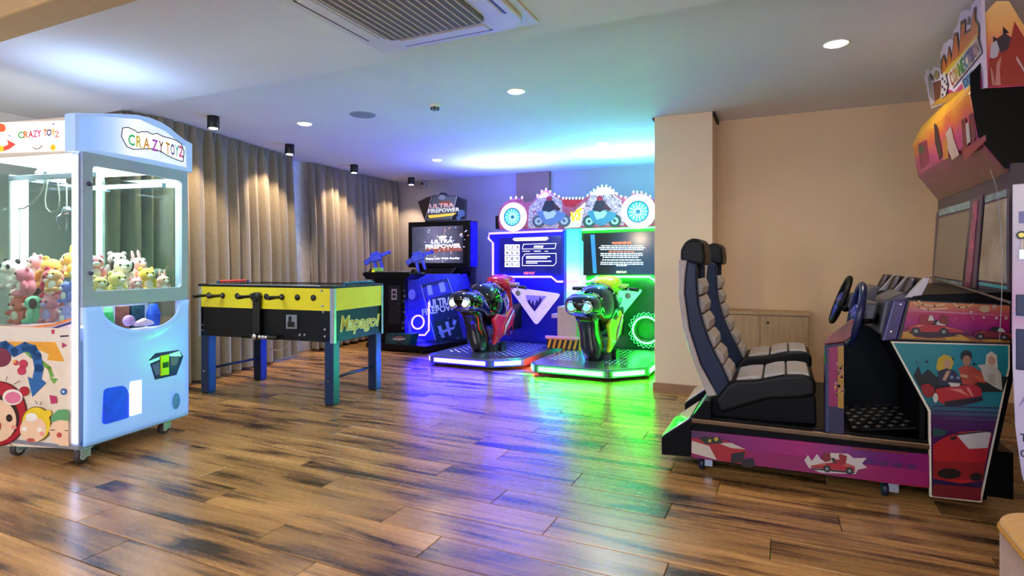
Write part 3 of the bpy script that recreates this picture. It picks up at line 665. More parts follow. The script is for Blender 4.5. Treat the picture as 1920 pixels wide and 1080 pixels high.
TOYS = [
 (20, 520, .10, 's', '#f0ece6', 'black and white panda plush at the side glass of the claw machine', 'panda', 1.05, 20, 10),
 (47, 535, .12, 's', '#ea7f93', 'rose pink bear plush beside the panda plush', 'bear', 1.05, -20, 0),
 (88, 545, .13, 's', '#d8344e', 'crimson bear plush behind the mint plush', 'bear', 1.1, 30, 50),
 (25, 582, .09, 's', '#ee7a66', 'coral rabbit plush low at the side glass', 'rabbit', .9, 10, 20),
 (-4, 562, .10, 's', '#e8614e', 'red orange bear plush at the photo edge of the claw machine', 'bear', .95, 10, -20),
 (64, 578, .09, 's', '#86dcb4', 'mint green dog plush sitting low at the side glass', 'dog', 1.0, -35, 0),
 (101, 574, .10, 's', '#e48a9c', 'dusty pink bear plush beside the mint green plush', 'bear', 1.0, 15, 8, '#b9a4e0'),
 (123, 588, .10, 's', '#b9a6e6', 'lilac rabbit plush low beside the corner column', 'rabbit', .7, 0, 0),
 (92, 502, .22, 's', '#f3c85a', 'honey yellow bear plush on top of the pile', 'bear', 1.15, 60, 65),
 (118, 500, .26, 's', '#f6d15e', 'yellow rabbit plush on top beside the corner column', 'rabbit', .95, -10, -10),
 (70, 512, .24, 's', '#f3a3b6', 'pale pink bear plush behind the rose pink one', 'bear', 1., 0, 30),
 (112, 532, .14, 's', '#f0b26a', 'peach bear plush tucked below the yellow ones', 'bear', .8, 25, -20),
 (128, 548, .10, 's', '#6e78c8', 'periwinkle blue bear plush by the corner column', 'bear', .75, 0, 0),
 (8, 545, .2, 's', '#3a3634', 'black dog plush behind the panda plush', 'dog', .9, 0, 0),
 (45, 600, .08, 's', '#f2c8a0', 'apricot bear plush at the bottom of the side glass', 'bear', .7, 0, 15),
 (182, 505, .16, 'f', '#f39aa8', 'pink bear plush at the left edge of the front window', 'bear', 1., 75, 0),
 (184, 537, .09, 'f', '#f5d98a', 'pale yellow bear plush in the lower left of the front window', 'bear', .75, 80, 20),
 (212, 534, .10, 'f', '#f7e48a', 'lemon yellow bear plush low in the front window', 'bear', 1.0, 100, 0),
 (233, 512, .14, 'f', '#f6efe2', 'cream white dog plush with black ears in the front window', 'dog', 1.05, 70, 20),
 (262, 504, .20, 'f', '#f7b4ba', 'light pink rabbit plush on top in the front window', 'rabbit', .95, 95, -25),
 (274, 524, .10, 'f', '#f6d24a', 'bright yellow bear plush in the middle of the front window', 'bear', .95, 85, 0),
 (250, 535, .08, 'f', '#f4a9b4', 'small pink bear plush low in the front window', 'bear', .7, 80, 0),
 (303, 532, .10, 'f', '#f6bcae', 'salmon rabbit plush at the right of the front window', 'rabbit', .75, 90, 0),
 (326, 522, .12, 'f', '#4a5a50', 'dark green dog plush at the right edge of the front window', 'dog', .85, 90, 0),
 (290, 505, .32, 'f', '#8a7a78', 'taupe bear plush at the back of the pile', 'bear', 1., 90, 0),
 (225, 498, .38, 'f', '#9a8a88', 'grey brown bear plush behind the cream dog plush', 'bear', 1.05, 60, 0),
]

_items = []
for px, py, dist, plane, col, label, kind, s, yaw, roll, *c2 in TOYS:
    h = .066*s; q = toy_pos(px, py, dist, plane); q.z -= h*.5
    _items.append(dict(p=q, o=q.copy(), h=h, col=col, label=label, kind=kind, yaw=yaw, roll=roll, col2=c2[0] if c2 else None, g='plush toys piled in the claw machine', k=.04))
_cols = (('pink', '#e58fa0'), ('yellow', '#f0cf6a'), ('green', '#7fcfae'), ('white', '#efe6dc'), ('red', '#e86f62'), ('purple', '#b4a2dd'))
for i, x_ in enumerate((-.64, -.52, -.40)):
    for j, y_ in enumerate((.17, .32, .47, .62)):
        n_, cc_ = _cols[(i*4+j) % 6]
        _items.append(dict(p=Vector((x_, y_, .84)), o=Vector((x_, y_, .84)), h=.064, col=cc_, kind='bear', yaw=(i*4+j)*74, roll=0, col2=None, g='plush toys buried in the claw machine', k=.0,
            label='%s plush buried in the %s row of the pile, %s the side glass' % (n_, ('rearmost', 'middle', 'foremost')[i], ('nearest', 'second from', 'third from', 'farthest from')[j])))
for it in range(260):
    for n in _items: n['p'] += (n['o']-n['p'])*n['k']*(1 if it < 200 else 0)
    for i in range(len(_items)):
        for j in range(i):
            A, B = _items[i], _items[j]; push = Vector((0, 0, 0))
            for ha, ra in ((0, .93), (1.05, .84)):
                for hb, rb in ((0, .93), (1.05, .84)):
                    d_ = (A['p']+Vector((0, 0, ha*A['h'])))-(B['p']+Vector((0, 0, hb*B['h']))); l_ = d_.length or 1e-4; m_ = ra*A['h']+rb*B['h']
                    if l_ < m_: push += d_/l_*(m_-l_)
            if push.length: push *= .3; A['p'] += push; B['p'] -= push
    for n in _items:
        h, q = n['h'], n['p']; q.x = min(max(q.x, -CDp+.035+1.05*h), -.018-1.12*h); q.y = min(max(q.y, .014+1.12*h), CW-.024-1.12*h)
        if n['o'].y <= .15 and q.x > -.305-1.0*h: q.y = min(q.y, .158-1.02*h)
        if n['o'].y > .15 and q.x > -.305-1.0*h and q.z < .93: q.y = max(q.y, .167+1.02*h)
        q.z = max(q.z, (.918 if q.x > -.305-1.0*h and n['o'].y > .15 else .778)+.93*h)
for n in _items: plush(n['p'], n['h'], n['col'], n['label'], n['kind'], n['yaw'], n['roll'], n['col2'], n['g'])
# prizes in the bowl
def prize(name, y_, x_, z_, mb, m, label, cat):
    o = mb.build(name, m, None, bevel=.003, place=False); o.location = CO+CX*x_+CY*y_+Vector((0, 0, .7225 if x_ < -.1 else z_)); o.rotation_euler = (0, 0, CA+R(90)); ORIG[o.name] = None
    return tag(o, label, cat)
prize('snack_bag', .285, -.16, .74, MB().loft([((0, 0, 0), (.06, 0, 0), (0, .01, 0)), ((0, 0, .05), (.065, 0, 0), (0, .03, 0)), ((0, 0, .12), (.06, 0, 0), (0, .022, 0)), ((0, 0, .15), (.06, 0, 0), (0, .004, 0))]), mat('bag_green', '#2f9a4e', .3, var=.4, scale=18), 'green snack bag in the scoop of the claw machine', 'bag')
prize('snack_box', .42, -.17, .74, MB().box(-.035, .035, -.02, .02, 0, .15), mat('box_brown', '#6a3a30', .4, var=.4, scale=20), 'brown box in the scoop of the claw machine', 'box')
prize('gift_box', .52, -.17, .74, MB().box(-.05, .05, -.02, .02, 0, .15), mat('box_teal', '#17363f', .3, var=.6, scale=26), 'dark teal patterned box in the scoop of the claw machine', 'box')
prize('soft_ball', .37, -.06, .75, MB().ell((0, 0, .035), (.035, .035, .035)), mat('ball_lilac', '#c9a3e0', .5), 'lilac ball at the front of the scoop', 'ball')
prize('toy_car', .47, -.05, .742, MB().loft([((-.06, 0, .015), (0, .02, 0), (0, 0, .012)), ((-.03, 0, .02), (0, .03, 0), (0, 0, .02)), ((0, 0, .024), (0, .032, 0), (0, 0, .026)), ((.04, 0, .018), (0, .03, 0), (0, 0, .016)), ((.06, 0, .014), (0, .02, 0), (0, 0, .01))]), mat('pink_white', '#f2d6ea', .3, var=.2), 'white and pink toy at the front of the scoop', 'toy')
prize('blue_pouch', .635, -.15, .74, MB().loft([((0, 0, 0), (.045, 0, 0), (0, .015, 0)), ((0, 0, .08), (.05, 0, 0), (0, .03, 0)), ((0, 0, .15), (.03, 0, 0), (0, .008, 0))]), mat('pouch_blue', '#2456c0', .4, var=.3), 'blue pouch at the right end of the scoop', 'pouch')
lamp('claw_ceiling_fill', 'AREA', (-.3, .38, 2.0), 2.4, (.5, .68, 1), claw, shape='RECTANGLE', size=.5, size_y=.6, rot=(R(180), 0, 0))  # upward lamp added over the closed header, tints the ceiling blue
lamp('claw_lamp', 'AREA', (-.36, .38, 1.755), 16, (.93, .98, 1), claw, shape='RECTANGLE', size=.55, size_y=.5)
class Frame:
    """upright local frame; side() meets the plane y=const, front() the plane x=const"""
    def __init__(s, o, ang):
        s.o = Vector(o); s.x = Vector((math.cos(ang), math.sin(ang), 0)); s.y = Vector((-math.sin(ang), math.cos(ang), 0)); s.a = ang
    def _hit(s, px, py, n, off):
        c = Vector((0, 0, CAM_H)); d = ray(px, py); t = (s.o+n*off-c).dot(n)/d.dot(n); q = c+d*t-s.o
        return Vector((q.dot(s.x), q.dot(s.y), q.z))
    def side(s, px, py, y=0.): q = s._hit(px, py, s.y, y); return (q.x, q.z)
    def front(s, px, py, x=0.): q = s._hit(px, py, s.x, x); return (q.y, q.z)
# ================================================================== FOOSBALL TABLE
FT = Frame((-3.23, 3.56, 0), R(5.2)); FL, FD = 1.42, .72
ft = thing('foosball_table', 'yellow and black coin operated foosball table on navy legs', 'foosball table', FT.o, FT.a, local=True)
M_YEL = mat('foos_yellow', '#e9d21c', .35, var=.03, coat=.2); M_FBLK = mat('foos_black', '#0a0b10', .45, spec=.3)
M_NAVY = mat('leg_navy', '#1a2f57', .4, .2); M_CHR = mat('chrome', '#d9dde2', .15, 1)
zb, zm, zt_ = .512, .765, .945
MB().box(-FL+.012, -.012, .012, FD-.012, zb, zm+.01).build('cabinet', M_FBLK, ft, bevel=.002)
for y0, y1 in ((0, .022), (FD-.022, FD)): MB().box(-FL+.02, -.02, y0, y1, zm, zt_).build('side_panel', M_YEL, ft, bevel=.001)
for x0, x1 in ((-.022, 0), (-FL, -FL+.022)): MB().box(x0, x1, .02, FD-.02, zm, zt_).build('end_panel', M_YEL, ft, bevel=.001)
for x in (-FL, 0):
    for y in (0, FD):
        m = MB(); sx = 1 if x == 0 else -1; sy = -1 if y == 0 else 1
        a, b = sorted((x-sx*.03, x+sx*.004)); c, d = sorted((y+sy*.004, y-sy*.03))
        m.pxy([(x-sx*.03, y+sy*.004), (x-sx*.004, y+sy*.004), (x+sx*.004, y-sy*.004), (x+sx*.004, y-sy*.03), (x-sx*.001, y-sy*.03), (x-sx*.001, y+0*sy), (x-sx*.03, y)], zb-.005, zt_)
        m.build('corner_profile', M_ALU, ft)
# top rim and glass
m = MB(); ring(m, rect(-FL-.004, -.004, .004, FD+.004), rect(-FL+.055, .055, -.055, FD-.055), lambda a, b: (a, b, zt_), (0, 0, .018)); m.build('top_rim', M_FBLK, ft, bevel=.003)
MB().box(-FL+.05, -.05, .05, FD-.05, zt_+.006, zt_+.014).build('glass_top', glass('table_glass', '#cfe0da', .04), ft)
MB().box(-FL+.03, -.03, .03, FD-.03, zm+.012, zm+.02).build('playing_field', mat('foos_field', '#2c8a4c', .5), ft)
m = MB().box(-FL+.10, -.10, .0035, .03, zt_-.004, zt_+.022); m.build('metal_edge', M_ALU, ft, bevel=.003)
for x0, x1 in ((-FL, -FL+.11), (-.13, .004)): MB().box(x0, x1, -.005, .06, zt_+.001, zt_+.023).build('corner_cap', M_BLK, ft, bevel=.004)
# legs and braces
lw = .085
for x in (-FL+.012, -.012-lw):
    for y in (.012, FD-.012-lw):
        lg = MB().box(x, x+lw, y, y+lw, .012, zb+.05).build('leg', M_NAVY, ft, bevel=.006)
        MB().box(x+.006, x+lw-.006, y+.006, y+lw-.006, 0, .013).build('foot', M_BLK, lg)
        if y < .1: MB().lathe([(.011, 0), (.009, .006)], 12, (x+.04, y-.001, .2), (0, -1, 0)).build('bolt', M_CHR, lg)
    MB().tube([(x+lw/2, .05, .215), (x+lw/2, FD-.05, .215)], .012).build('brace', M_NAVY, ft, smooth=True)
# rods, bushings, grips
GR_Y = -.03
for i, px in enumerate((392, 418, 445.5, 472.5, 500, 529, 558, 588)):
    x, z = FT.side(px, 557+i*.9)
    z = .868
    near = px in (392, 418, 472.5, 529)
    MB().lathe([(.024, 0), (.026, .006), (.014, .016)], 16, (x, 0, z), (0, -1, 0)).build('rod_bushing', M_BLK, ft, smooth=True)
    rd = MB().tube([(x, -.13 if near else -.012, z), (x, FD+(.02 if near else .2), z)], .0075).build('rod', M_CHR, ft, smooth=True)
    if near: MB().lathe([(.010, 0), (.014, .01), (.013, .05), (.017, .09), (.018, .12), (.012, .13)], 14, (x, -.03, z), (0, -1, 0)).build('grip', M_BLK, rd, smooth=True)
    else: MB().lathe([(.010, 0), (.014, .01), (.013, .05), (.017, .09), (.018, .12), (.012, .13)], 14, (x, FD+.09, z), (0, 1, 0)).build('grip', M_BLK, rd, smooth=True)
    for k in range((1, 2, 3, 5, 5, 3, 2, 1)[i]):
        n_ = (1, 2, 3, 5, 5, 3, 2, 1)[i]; yy = FD*(k+1)/(n_+1)
        c = '#c22f2a' if near else '#2a56b8'
        MB().box(x-.008, x+.008, yy-.012, yy+.012, z-.075, z+.03).ell((x, yy, z+.038), (.011, .011, .011), 8, 6).build('player', mat('player_'+c[1:], c, .4), rd)
# ball tube, coin mechanism, lever
xp, _ = FT.side(485.5, 560); 
MB().box(xp-.036, xp+.036, -.04, .0, .555, .87).build('ball_tube', M_BLK, ft, bevel=.012, seg=3)
MB().lathe([(.040, -.001), (.040, .048), (.030, .052)], 20, (xp, 0, .865), (0, -1, 0)).build('tube_head', M_BLK, ft, smooth=True)
MB().tube([(xp-.15, -.03, .535), (xp+.22, -.03, .535)], .02).build('push_lever', M_BLK, ft, smooth=True)
for dx, r_ in ((-.01, .026), (.05, .018), (.085, .018), (.115, .016)): MB().ell((xp+dx, -.045, .535), (r_, .014, r_), 12, 8).build('lever_knob', M_CHR, ft, smooth=True)
xa, z1 = FT.side(537, 590); xb, z0 = FT.side(557, 617)
cpq = MB().box(xa, xb, -.006, .01, z0, z1).build('coin_plate', mat('steel_plate', '#9da4b0', .3, .8), ft, bevel=.002)
MB().box(xa+.03, xa+.055, -.010, -.005, z1-.055, z1-.012).build('coin_slot', M_BLK, cpq); MB().box(xa+.02, xb-.02, -.012, -.005, z0+.015, z0+.06).build('coin_return', M_BLK, cpq, bevel=.004)
for px, py in ((561, 628), (570, 628), (378, 609), (378, 619), (608, 618), (608, 631), (379, 545), (604, 545), (605, 574), (605, 585)):
    a, b = FT.side(px, py); MB().lathe([(.012, -.002), (.010, .007)], 12, (a, .012 if b < zm else 0, b), (0, -1, 0)).build('bolt', M_CHR, ft)
for px, py in ((630, 618), (630, 631), (718, 604), (718, 614)):
    a, b = FT.front(px, py); MB().lathe([(.012, -.002), (.010, .007)], 12, (-.012, a, b), (1, 0, 0)).build('bolt', M_CHR, ft)
# end sign
sg = PX((-.010, 0, 0), (0, 1, 0), (0, 0, 1), lambda a, b: FT.front(a, b, -.01))
sg.tq('Mapagol', (637, 632), (712, 617), (712, 588), (637, 592), P('#f2f0c0', .3, .0), bold=.05, shear=.2)
sg.tq('Mapagol', (638, 631), (711, 616.5), (711, 588.5), (638, 592.5), P('#c79a1a', .3), bold=.015, shear=.2)
sg.build('printed_sign', ft)
# bead counters on the end rails
for (p0, p1, yy), c, xe in (((412, 462, 531), '#d23a3a', -FL+.03), ((648, 698, 533), '#1f7fa8', -.03)):
    ya = FT.front(p0, yy, xe)[0]; yb = FT.front(p1, yy, xe)[0]; z = zt_+.036
    sc_ = MB().tube([(xe, ya-.02, z), (xe, yb+.02, z)], .004).box(xe-.01, xe+.01, ya-.025, ya-.015, zt_+.018, z+.006).box(xe-.01, xe+.01, yb+.015, yb+.025, zt_+.018, z+.006).build('score_rail', mat('counter_blue', '#27558e', .4), ft)
    for k in range(10):
        y = ya+(yb-ya)*(k+.5)/10; MB().lathe([(.010, -.010), (.015, 0), (.010, .010)], 10, (xe, y, z), (0, 1, 0)).build('score_bead', mat('bead_'+c[1:], c, .4), sc_, smooth=True)
MB().tube([(lambda q: (q[0], .3, q[1]))(FT.side(a, b, .3)) for a, b in ((546, 632), (541, 645), (531, 654), (518, 657), (506, 654))], .005).build('cable', mat('white_cable', '#cfcabf', .5), ft, smooth=True)
# ================================================================== SHOOTING MACHINE
sm_ = thing('shooting_machine', 'black shooting arcade machine with two blue guns and a lit screen', 'arcade machine', (-4.45, 6.7, 0))
M_ABLK = mat('arcade_black', '#07080c', .35, spec=.25); M_DNAVY = mat('arcade_navy', '#12142e', .3, var=.3, scale=6)
M_PUR = mat('neon_violet', '#5a46ff', .4, em=62, emc=(.016, .008, 1.0))
M_GUN = mat('gun_blue', '#1f2fd6', .3, var=.2)
MB().pxy([(-4.98, 6.10), (-4.05, 6.10), (-3.8, 7.35), (-5.2, 7.35)], .03, .10).build('base', M_ABLK, sm_, bevel=.01)
for x, y in ((-4.9, 6.2), (-4.15, 6.2), (-5.05, 7.2), (-3.95, 7.2)): MB().lathe([(.03, 0), (.03, .032)], 12, (x, y, 0)).build('foot', M_BLK, sm_)
ped = MB().box(-4.97, -4.45, 6.22, 6.55, .10, .95).build('pedestal', M_ABLK, sm_, bevel=.006)
q = xz(6.22, [(729, 535), (752, 535), (752, 608), (729, 608)])
dr = MB().box(q[0][0], q[1][0], 6.212, 6.222, q[2][1], q[0][1]).build('coin_door', mat('coin_door_dark', '#15151b', .4), ped, bevel=.003)
a = onY(738, 546, 6.21); pr2 = PX((0, 6.211, 0), (1, 0, 0), (0, 0, 1), lambda a, b: (lambda p: (p.x, p.z))(onY(a, b, 6.21)))
pr2.p([(734, 542), (744, 542), (744, 562), (734, 562)], P('#b8aec0')).ps([rect(736, 545, 742, 551), rect(736, 553, 742, 559)], P('#2a2436'))
for i in range(9): pr2.p(circ(758+random.uniform(-3, 3), 545+i*10, random.uniform(1.5, 3.5), 7), P(('#31505e', '#5a7a78', '#263a4c')[i % 3]))
pr2.build('printed_graphic', ped)['kind'] = 'stuff'
MB().lathe([(.006, 0), (.008, .008)], 10, tuple(onY(748, 570, 6.212)), (0, -1, 0)).build('lock', M_CHR, dr)
# foot box
q = xz(6.12, [(724, 626), (772, 626), (764, 655), (720, 655)])
fb = MB().pxz(q, 6.12, 6.3).build('kick_box', mat('kick_teal', '#16464a', .35, var=.5, scale=9), sm_, bevel=.008)
pr2 = PX((0, 6.119, 0), (1, 0, 0), (0, 0, 1), lambda a, b: (lambda p: (p.x, p.z))(onY(a, b, 6.119)))
pr2.p([(736, 633), (748, 629), (760, 633), (756, 637), (748, 640), (741, 637)], P('#8a6a5a')).p(circ(748, 646, 4), P('#0a2a30')).p([(735, 635), (762, 635), (758, 637), (739, 637)], P('#d0d6d0')); pr2.build('printed_graphic', fb)
# control deck with holsters and guns
MB().pxz([(-5.03, .93), (-4.38, .93), (-4.30, 1.0), (-4.34, 1.03), (-5.06, 1.03), (-5.10, 1.0)], 6.16, 6.52).build('control_deck', M_ABLK, sm_, bevel=.012)
dk = PX((0, 0, 1.036), (1, 0, 0), (0, 1, 0), lambda a, b: (a, b)); dk.p(rect(-4.95, 6.2, -4.5, 6.5), P('#c9cdd2')).p(rect(-4.9, 6.24, -4.62, 6.46), P('#40506a')); dk.build('printed_graphic', sm_)
MB().box(-4.96, -4.80, 6.20, 6.24, 1.036, 1.085).build('green_display', mat('deck_green', '#5f8a4a', .3, em=.5), sm_, bevel=.004)
def gun(x, y, z, yaw):
    t_ = MB(); t_.box(-.05, .13, -.025, .025, .0, .065); t_.box(.13, .27, -.014, .014, .022, .055); t_.box(-.03, .10, -.018, .018, .065, .09)
    t_.prism([(-.03, -.018, 0), (.02, -.018, 0), (-.01, -.018, -.11), (-.055, -.018, -.11)], (0, .036, 0)); t_.prism([(.06, -.016, 0), (.11, -.016, 0), (.10, -.016, -.10), (.065, -.016, -.10)], (0, .032, 0))
    t_.prism([(-.05, -.02, .055), (-.05, -.02, .01), (-.15, -.02, -.01), (-.16, -.02, .04)], (0, .04, 0)); t_.tube([(.27, 0, .04), (.29, 0, .04)], .018)
    M_ = Matrix.Translation((x, y, z)) @ Matrix.Rotation(yaw, 4, 'Z') @ Matrix.Rotation(R(-20), 4, 'Y') @ Matrix.Diagonal((.85, 1.6, 1.35, 1))
    t_.v = [tuple(M_ @ Vector(v)) for v in t_.v]; g = t_.build('toy_gun', M_GUN, sm_, bevel=.005)
    MB().lathe([(.06, -.03), (.075, 0), (.05, .06)], 14, (x-.02, y, z-.16)).build('gun_holster', M_ABLK, sm_, smooth=True); return g
for px in (706, 785):
    p = onY(px, 489, 6.3); gun(p.x-.03, 6.3, p.z-.01, R(28))
p = onY(702, 510, 6.2)
MB().lathe([(.02, -.004), (.03, .004)], 12, (p.x, 6.17, p.z), (0, 1, 0)).build('button', mat('button_yellow', '#d8c21e', .3, em=.4), sm_)
# flared side wings with neon
WA, WB = Vector((-4.45, 6.30, 0)), Vector((-3.90, 7.15, 0)); wd = (WB-WA).normalized(); wn = Vector((wd.y, -wd.x, 0))
def wing(px, py):
    c = Vector((0, 0, CAM_H)); d = ray(px, py); t = (WA-c).dot(wn)/d.dot(wn); q = c+d*t-WA; return (q.dot(wd), q.z)
wl = (WB-WA).length
poly = [(0, .1), (wl, .1), (wl, .62), (wl*.86, 1.0), (.25, 1.0), (0, .93)]
wg = MB().prism([WA+wd*a+Vector((0, 0, b)) for a, b in poly], -wn*.03).build('side_wing', mat('wing_violet', '#2e28a8', .3, var=.4, scale=7), sm_, bevel=.004)  # violet neon light on this wing is put into its colour
WA2, WB2 = Vector((-4.97, 6.30, 0)), Vector((-5.3, 7.15, 0))
MB().prism([WA2+(WB2-WA2)*(a/wl)+Vector((0, 0, b)) for a, b in poly], (.03, 0, 0)).build('side_wing', M_DNAVY, sm_, bevel=.004)
MB().prism([(x, y, .1) for x, y in ((-4.95, 6.5), (-4.42, 6.5), (-3.96, 7.12), (-5.25, 7.12))], (0, 0, .86)).build('rear_housing', M_ABLK, sm_)
wp = PX(WA, wd, (0, 0, 1), wing)
VI, LV, DB = P('#3a34b0', .3), P('#9aa0e8', .3), P('#14163f', .3)
wp.p([(789, 534), (839, 522), (850, 553), (870, 640), (820, 650), (806, 600)], P('#1c2058')).p([(791, 540), (838, 529), (846, 548), (800, 562)], VI).ps([[(800, 536), (808, 534), (812, 552), (803, 554)], [(822, 531), (832, 528), (836, 546), (826, 549)]], LV)
wp.ps([s_ for g in ([(789, 534), (806, 600), (820, 650)], [(839, 522), (850, 553)], [(840, 596), (862, 641)]) for s_ in stroke(g, 1.4)], LV)
wp.tq('ULTRA', (806, 578), (848, 570), (846, 556), (804, 562), P('#b8bcf6', .3, .15), bold=.03).tq('FIREPOWER', (792, 592), (868, 578), (866, 567), (790, 580), P('#b8bcf6', .3, .15), bold=.02)
wp.p([(812, 604), (856, 594), (866, 630), (826, 640)], DB).ps([[(820, 612), (826, 610), (834, 632), (828, 634)], [(834, 604), (840, 602), (846, 628), (842, 630)], [(822, 622), (852, 612), (852, 616), (824, 627)], [(850, 598), (856, 602), (852, 612), (848, 606)]], P('#7f8ad8'))
wp.ps([circ(772, 552, 7, 12, 10), [(766, 600), (776, 640), (770, 650), (766, 640)], [(780, 632), (800, 640), (806, 652), (778, 656)]], P('#7d74d8'))
wp.build('printed_graphic', wg)
nm = MB(); c0 = wing(783, 604)
nm.tube([WA+wd*(c0[0]+.085*math.cos(a))+Vector((0, 0, c0[1]+.088*math.sin(a)))+wn*.012 for a in (2*math.pi*k/28 for k in range(28))], .011, 8, True)
nm.build('neon_ring', M_PUR, wg, smooth=True)
MB().tube([WA+wd*a+Vector((0, 0, b))+wn*.012 for a, b in (wing(803.5, 566), wing(803.5, 619), wing(796, 628), wing(776, 628))], .011).build('neon_strip', M_PUR, wg, smooth=True)
# neck and screen
MB().pxz([(-4.6, .9), (-4.1, .9), (-3.9, 1.12), (-4.82, 1.12)], 6.95, 7.15).build('neck', M_ABLK, sm_, bevel=.005)
MB().prism([(-4.62, 6.88, 1.08), (-4.08, 6.88, 1.08), (-4.25, 6.80, .86), (-4.45, 6.80, .86)], (0, .1, 0)).build('chin', M_ABLK, sm_, bevel=.004)
MB().tube([(-4.05, 6.87, 1.09), (-4.24, 6.79, .85)], .006).build('trim_strip', M_CHR, sm_)
MB().box(-4.35, -3.98, 7.15, 7.3, .1, 1.1).build('back_post', M_DNAVY, sm_)
mon = MB().box(-4.87, -3.86, 6.9, 7.14, 1.085, 1.735).build('monitor', M_ABLK, sm_, bevel=.008)
MB().box(-3.862, -3.855, 6.93, 7.12, 1.10, 1.72).build('side_sheet', mat('violet_side', '#2a1ee0', .25, var=.5, scale=10), mon)  # plain violet sheet on the monitor's side
SCR = grad('shoot_screen', 'X', [(0, '#1b1c26'), (.3, '#3a3c4e'), (.55, '#5c5a70'), (1, '#1e1f2a')], -.42, .62, .3, em=.9, noise=.25)
MB().box(-4.80, -3.96, 6.897, 6.901, 1.15, 1.665).build('screen', SCR, mon)
sp = PX((0, 6.8965, 0), (1, 0, 0), (0, 0, 1), lambda a, b: (lambda p: (p.x, p.z))(onY(a, b, 6.8965)))
WHT = P('#eef2ff', .4, 1.6)
sp.p([(798, 463), (862, 460), (868, 470), (802, 474)], P('#7a4238', .4, .8))
sp.tq('ULTRA', (809, 457), (849, 455), (849, 448), (809, 450), WHT, bold=.03).tq('FIREPOWER', (798, 467), (864, 464), (864, 456.5), (798, 459), P('#cfe4ff', .4, 1.6), bold=.02).tq('Enjoy Life With Reality', (799, 488), (862, 486.5), (862, 482), (799, 483.5), WHT, bold=.01)
sp.p([(822, 444), (828, 442), (838, 442), (836, 447), (824, 448)], P('#e8d8c0', .4, 1.2))
rd = random.Random(4)
for i in range(46):
    a = rd.uniform(0, 6.28); r = rd.uniform(14, 50); x = 831+r*1.1*math.cos(a); y = 455+r*.72*math.sin(a); l = rd.uniform(1, 5)
    if 778 < x < 882 and 424 < y < 492: sp.ps(stroke([(x, y), (x+l*math.cos(a), y+l*.7*math.sin(a))], rd.uniform(.6, 1.4)), P(('#dfe6ff', '#9aa4d0', '#d8a080')[i % 3], .4, 1.0))
sp.build('screen_image', mon)
# marquee board
mq = [(783, 378), (800, 370), (812, 366), (822, 366), (826, 361), (834, 361), (838, 366), (856, 367), (873, 374), (872, 411), (797, 416)]
mb = MB().pxz(xz(6.95, mq), 6.95, 6.99).build('marquee', mat('marquee_dark', '#2c2f30', .3, var=.5, scale=9), sm_, bevel=.004)
sp = PX((0, 6.949, 0), (1, 0, 0), (0, 0, 1), lambda a, b: (lambda p: (p.x, p.z))(onY(a, b, 6.949)))
sp.p([(785, 379), (808, 369), (797, 414), (792, 400)], P('#2a1d18')).p([(812, 368), (856, 368), (846, 411), (800, 414)], P('#5d6568')).p([(858, 369), (871, 375), (870, 409), (849, 411)], P('#141c30')).p([(822, 378), (846, 376), (842, 384), (826, 385)], P('#9a5a42'))
sp.ps([circ(865, 400, 7), circ(860, 409, 4)], P('#4a6a92')).p([(802, 404), (856, 399), (850, 404), (806, 409)], P('#e8b63a', .4, .5)).p(circ(829, 370, 7, 12, 5), P('#8d9496'))
sp.ps([s_ for g in ([(810, 368), (797, 414)], [(857, 368), (846, 411)]) for s_ in stroke(g, 1)], P('#b8bcbc'))
sp.tq('ULTRA', (806, 391), (852, 388), (852, 380), (806, 383), P('#d8a8a0', .4, .3), bold=.03).tq('FIREPOWER', (803, 400), (862, 396), (862, 389), (803, 392), P('#e6ebe8', .4, .3), bold=.02)
sp.build('printed_graphic', mb)
# ================================================================== TWIN MOTORCYCLE MACHINES
YP = 6.9
M_GRN = mat('neon_green', '#38ff70', .4, em=45, emc=(.010, 1.0, .022))
M_PLATE = mat('checker_plate', '#b4b9c4', .22, .9, var=.15, scale=120, bump=.1)
M_GLOSS = mat('bike_black', '#06070a', .1, coat=.6)
def ypl(a, b): p = onY(a, b, YP-.001); return (p.x, p.z)
def oct_plat(poly, col_m, root, z0=.035, z1=.115):
    pl_ = MB().pxy(poly, z0, z1).build('platform', mat('platform_grey', '#5c6370', .35, .5), root, bevel=.006)
    MB().pxy([(sum(p[0] for p in poly)/len(poly)+(x-sum(p[0] for p in poly)/len(poly))*.965, sum(p[1] for p in poly)/len(poly)+(y-sum(p[1] for p in poly)/len(poly))*.97) for x, y in poly], z1, z1+.006).build('tread_plate', M_PLATE, pl_, bevel=.002)
    return pl_
def strips(poly, idx, m, pl_, z0=.055, z1=.098):
    for i in idx:
        a = Vector(poly[i]+(0,)); b = Vector(poly[(i+1) % len(poly)]+(0,)); d = (b-a).normalized(); n = Vector((d.y, -d.x, 0)); L = (b-a).length
        k = .05 if L > .3 else .03
        MB().prism([a+d*k+n*.001+Vector((0, 0, z0)), b-d*k+n*.001+Vector((0, 0, z0)), b-d*k+n*.001+Vector((0, 0, z1)), a+d*k+n*.001+Vector((0, 0, z1))], n*.008).build('led_strip', m, pl_, bevel=.002)
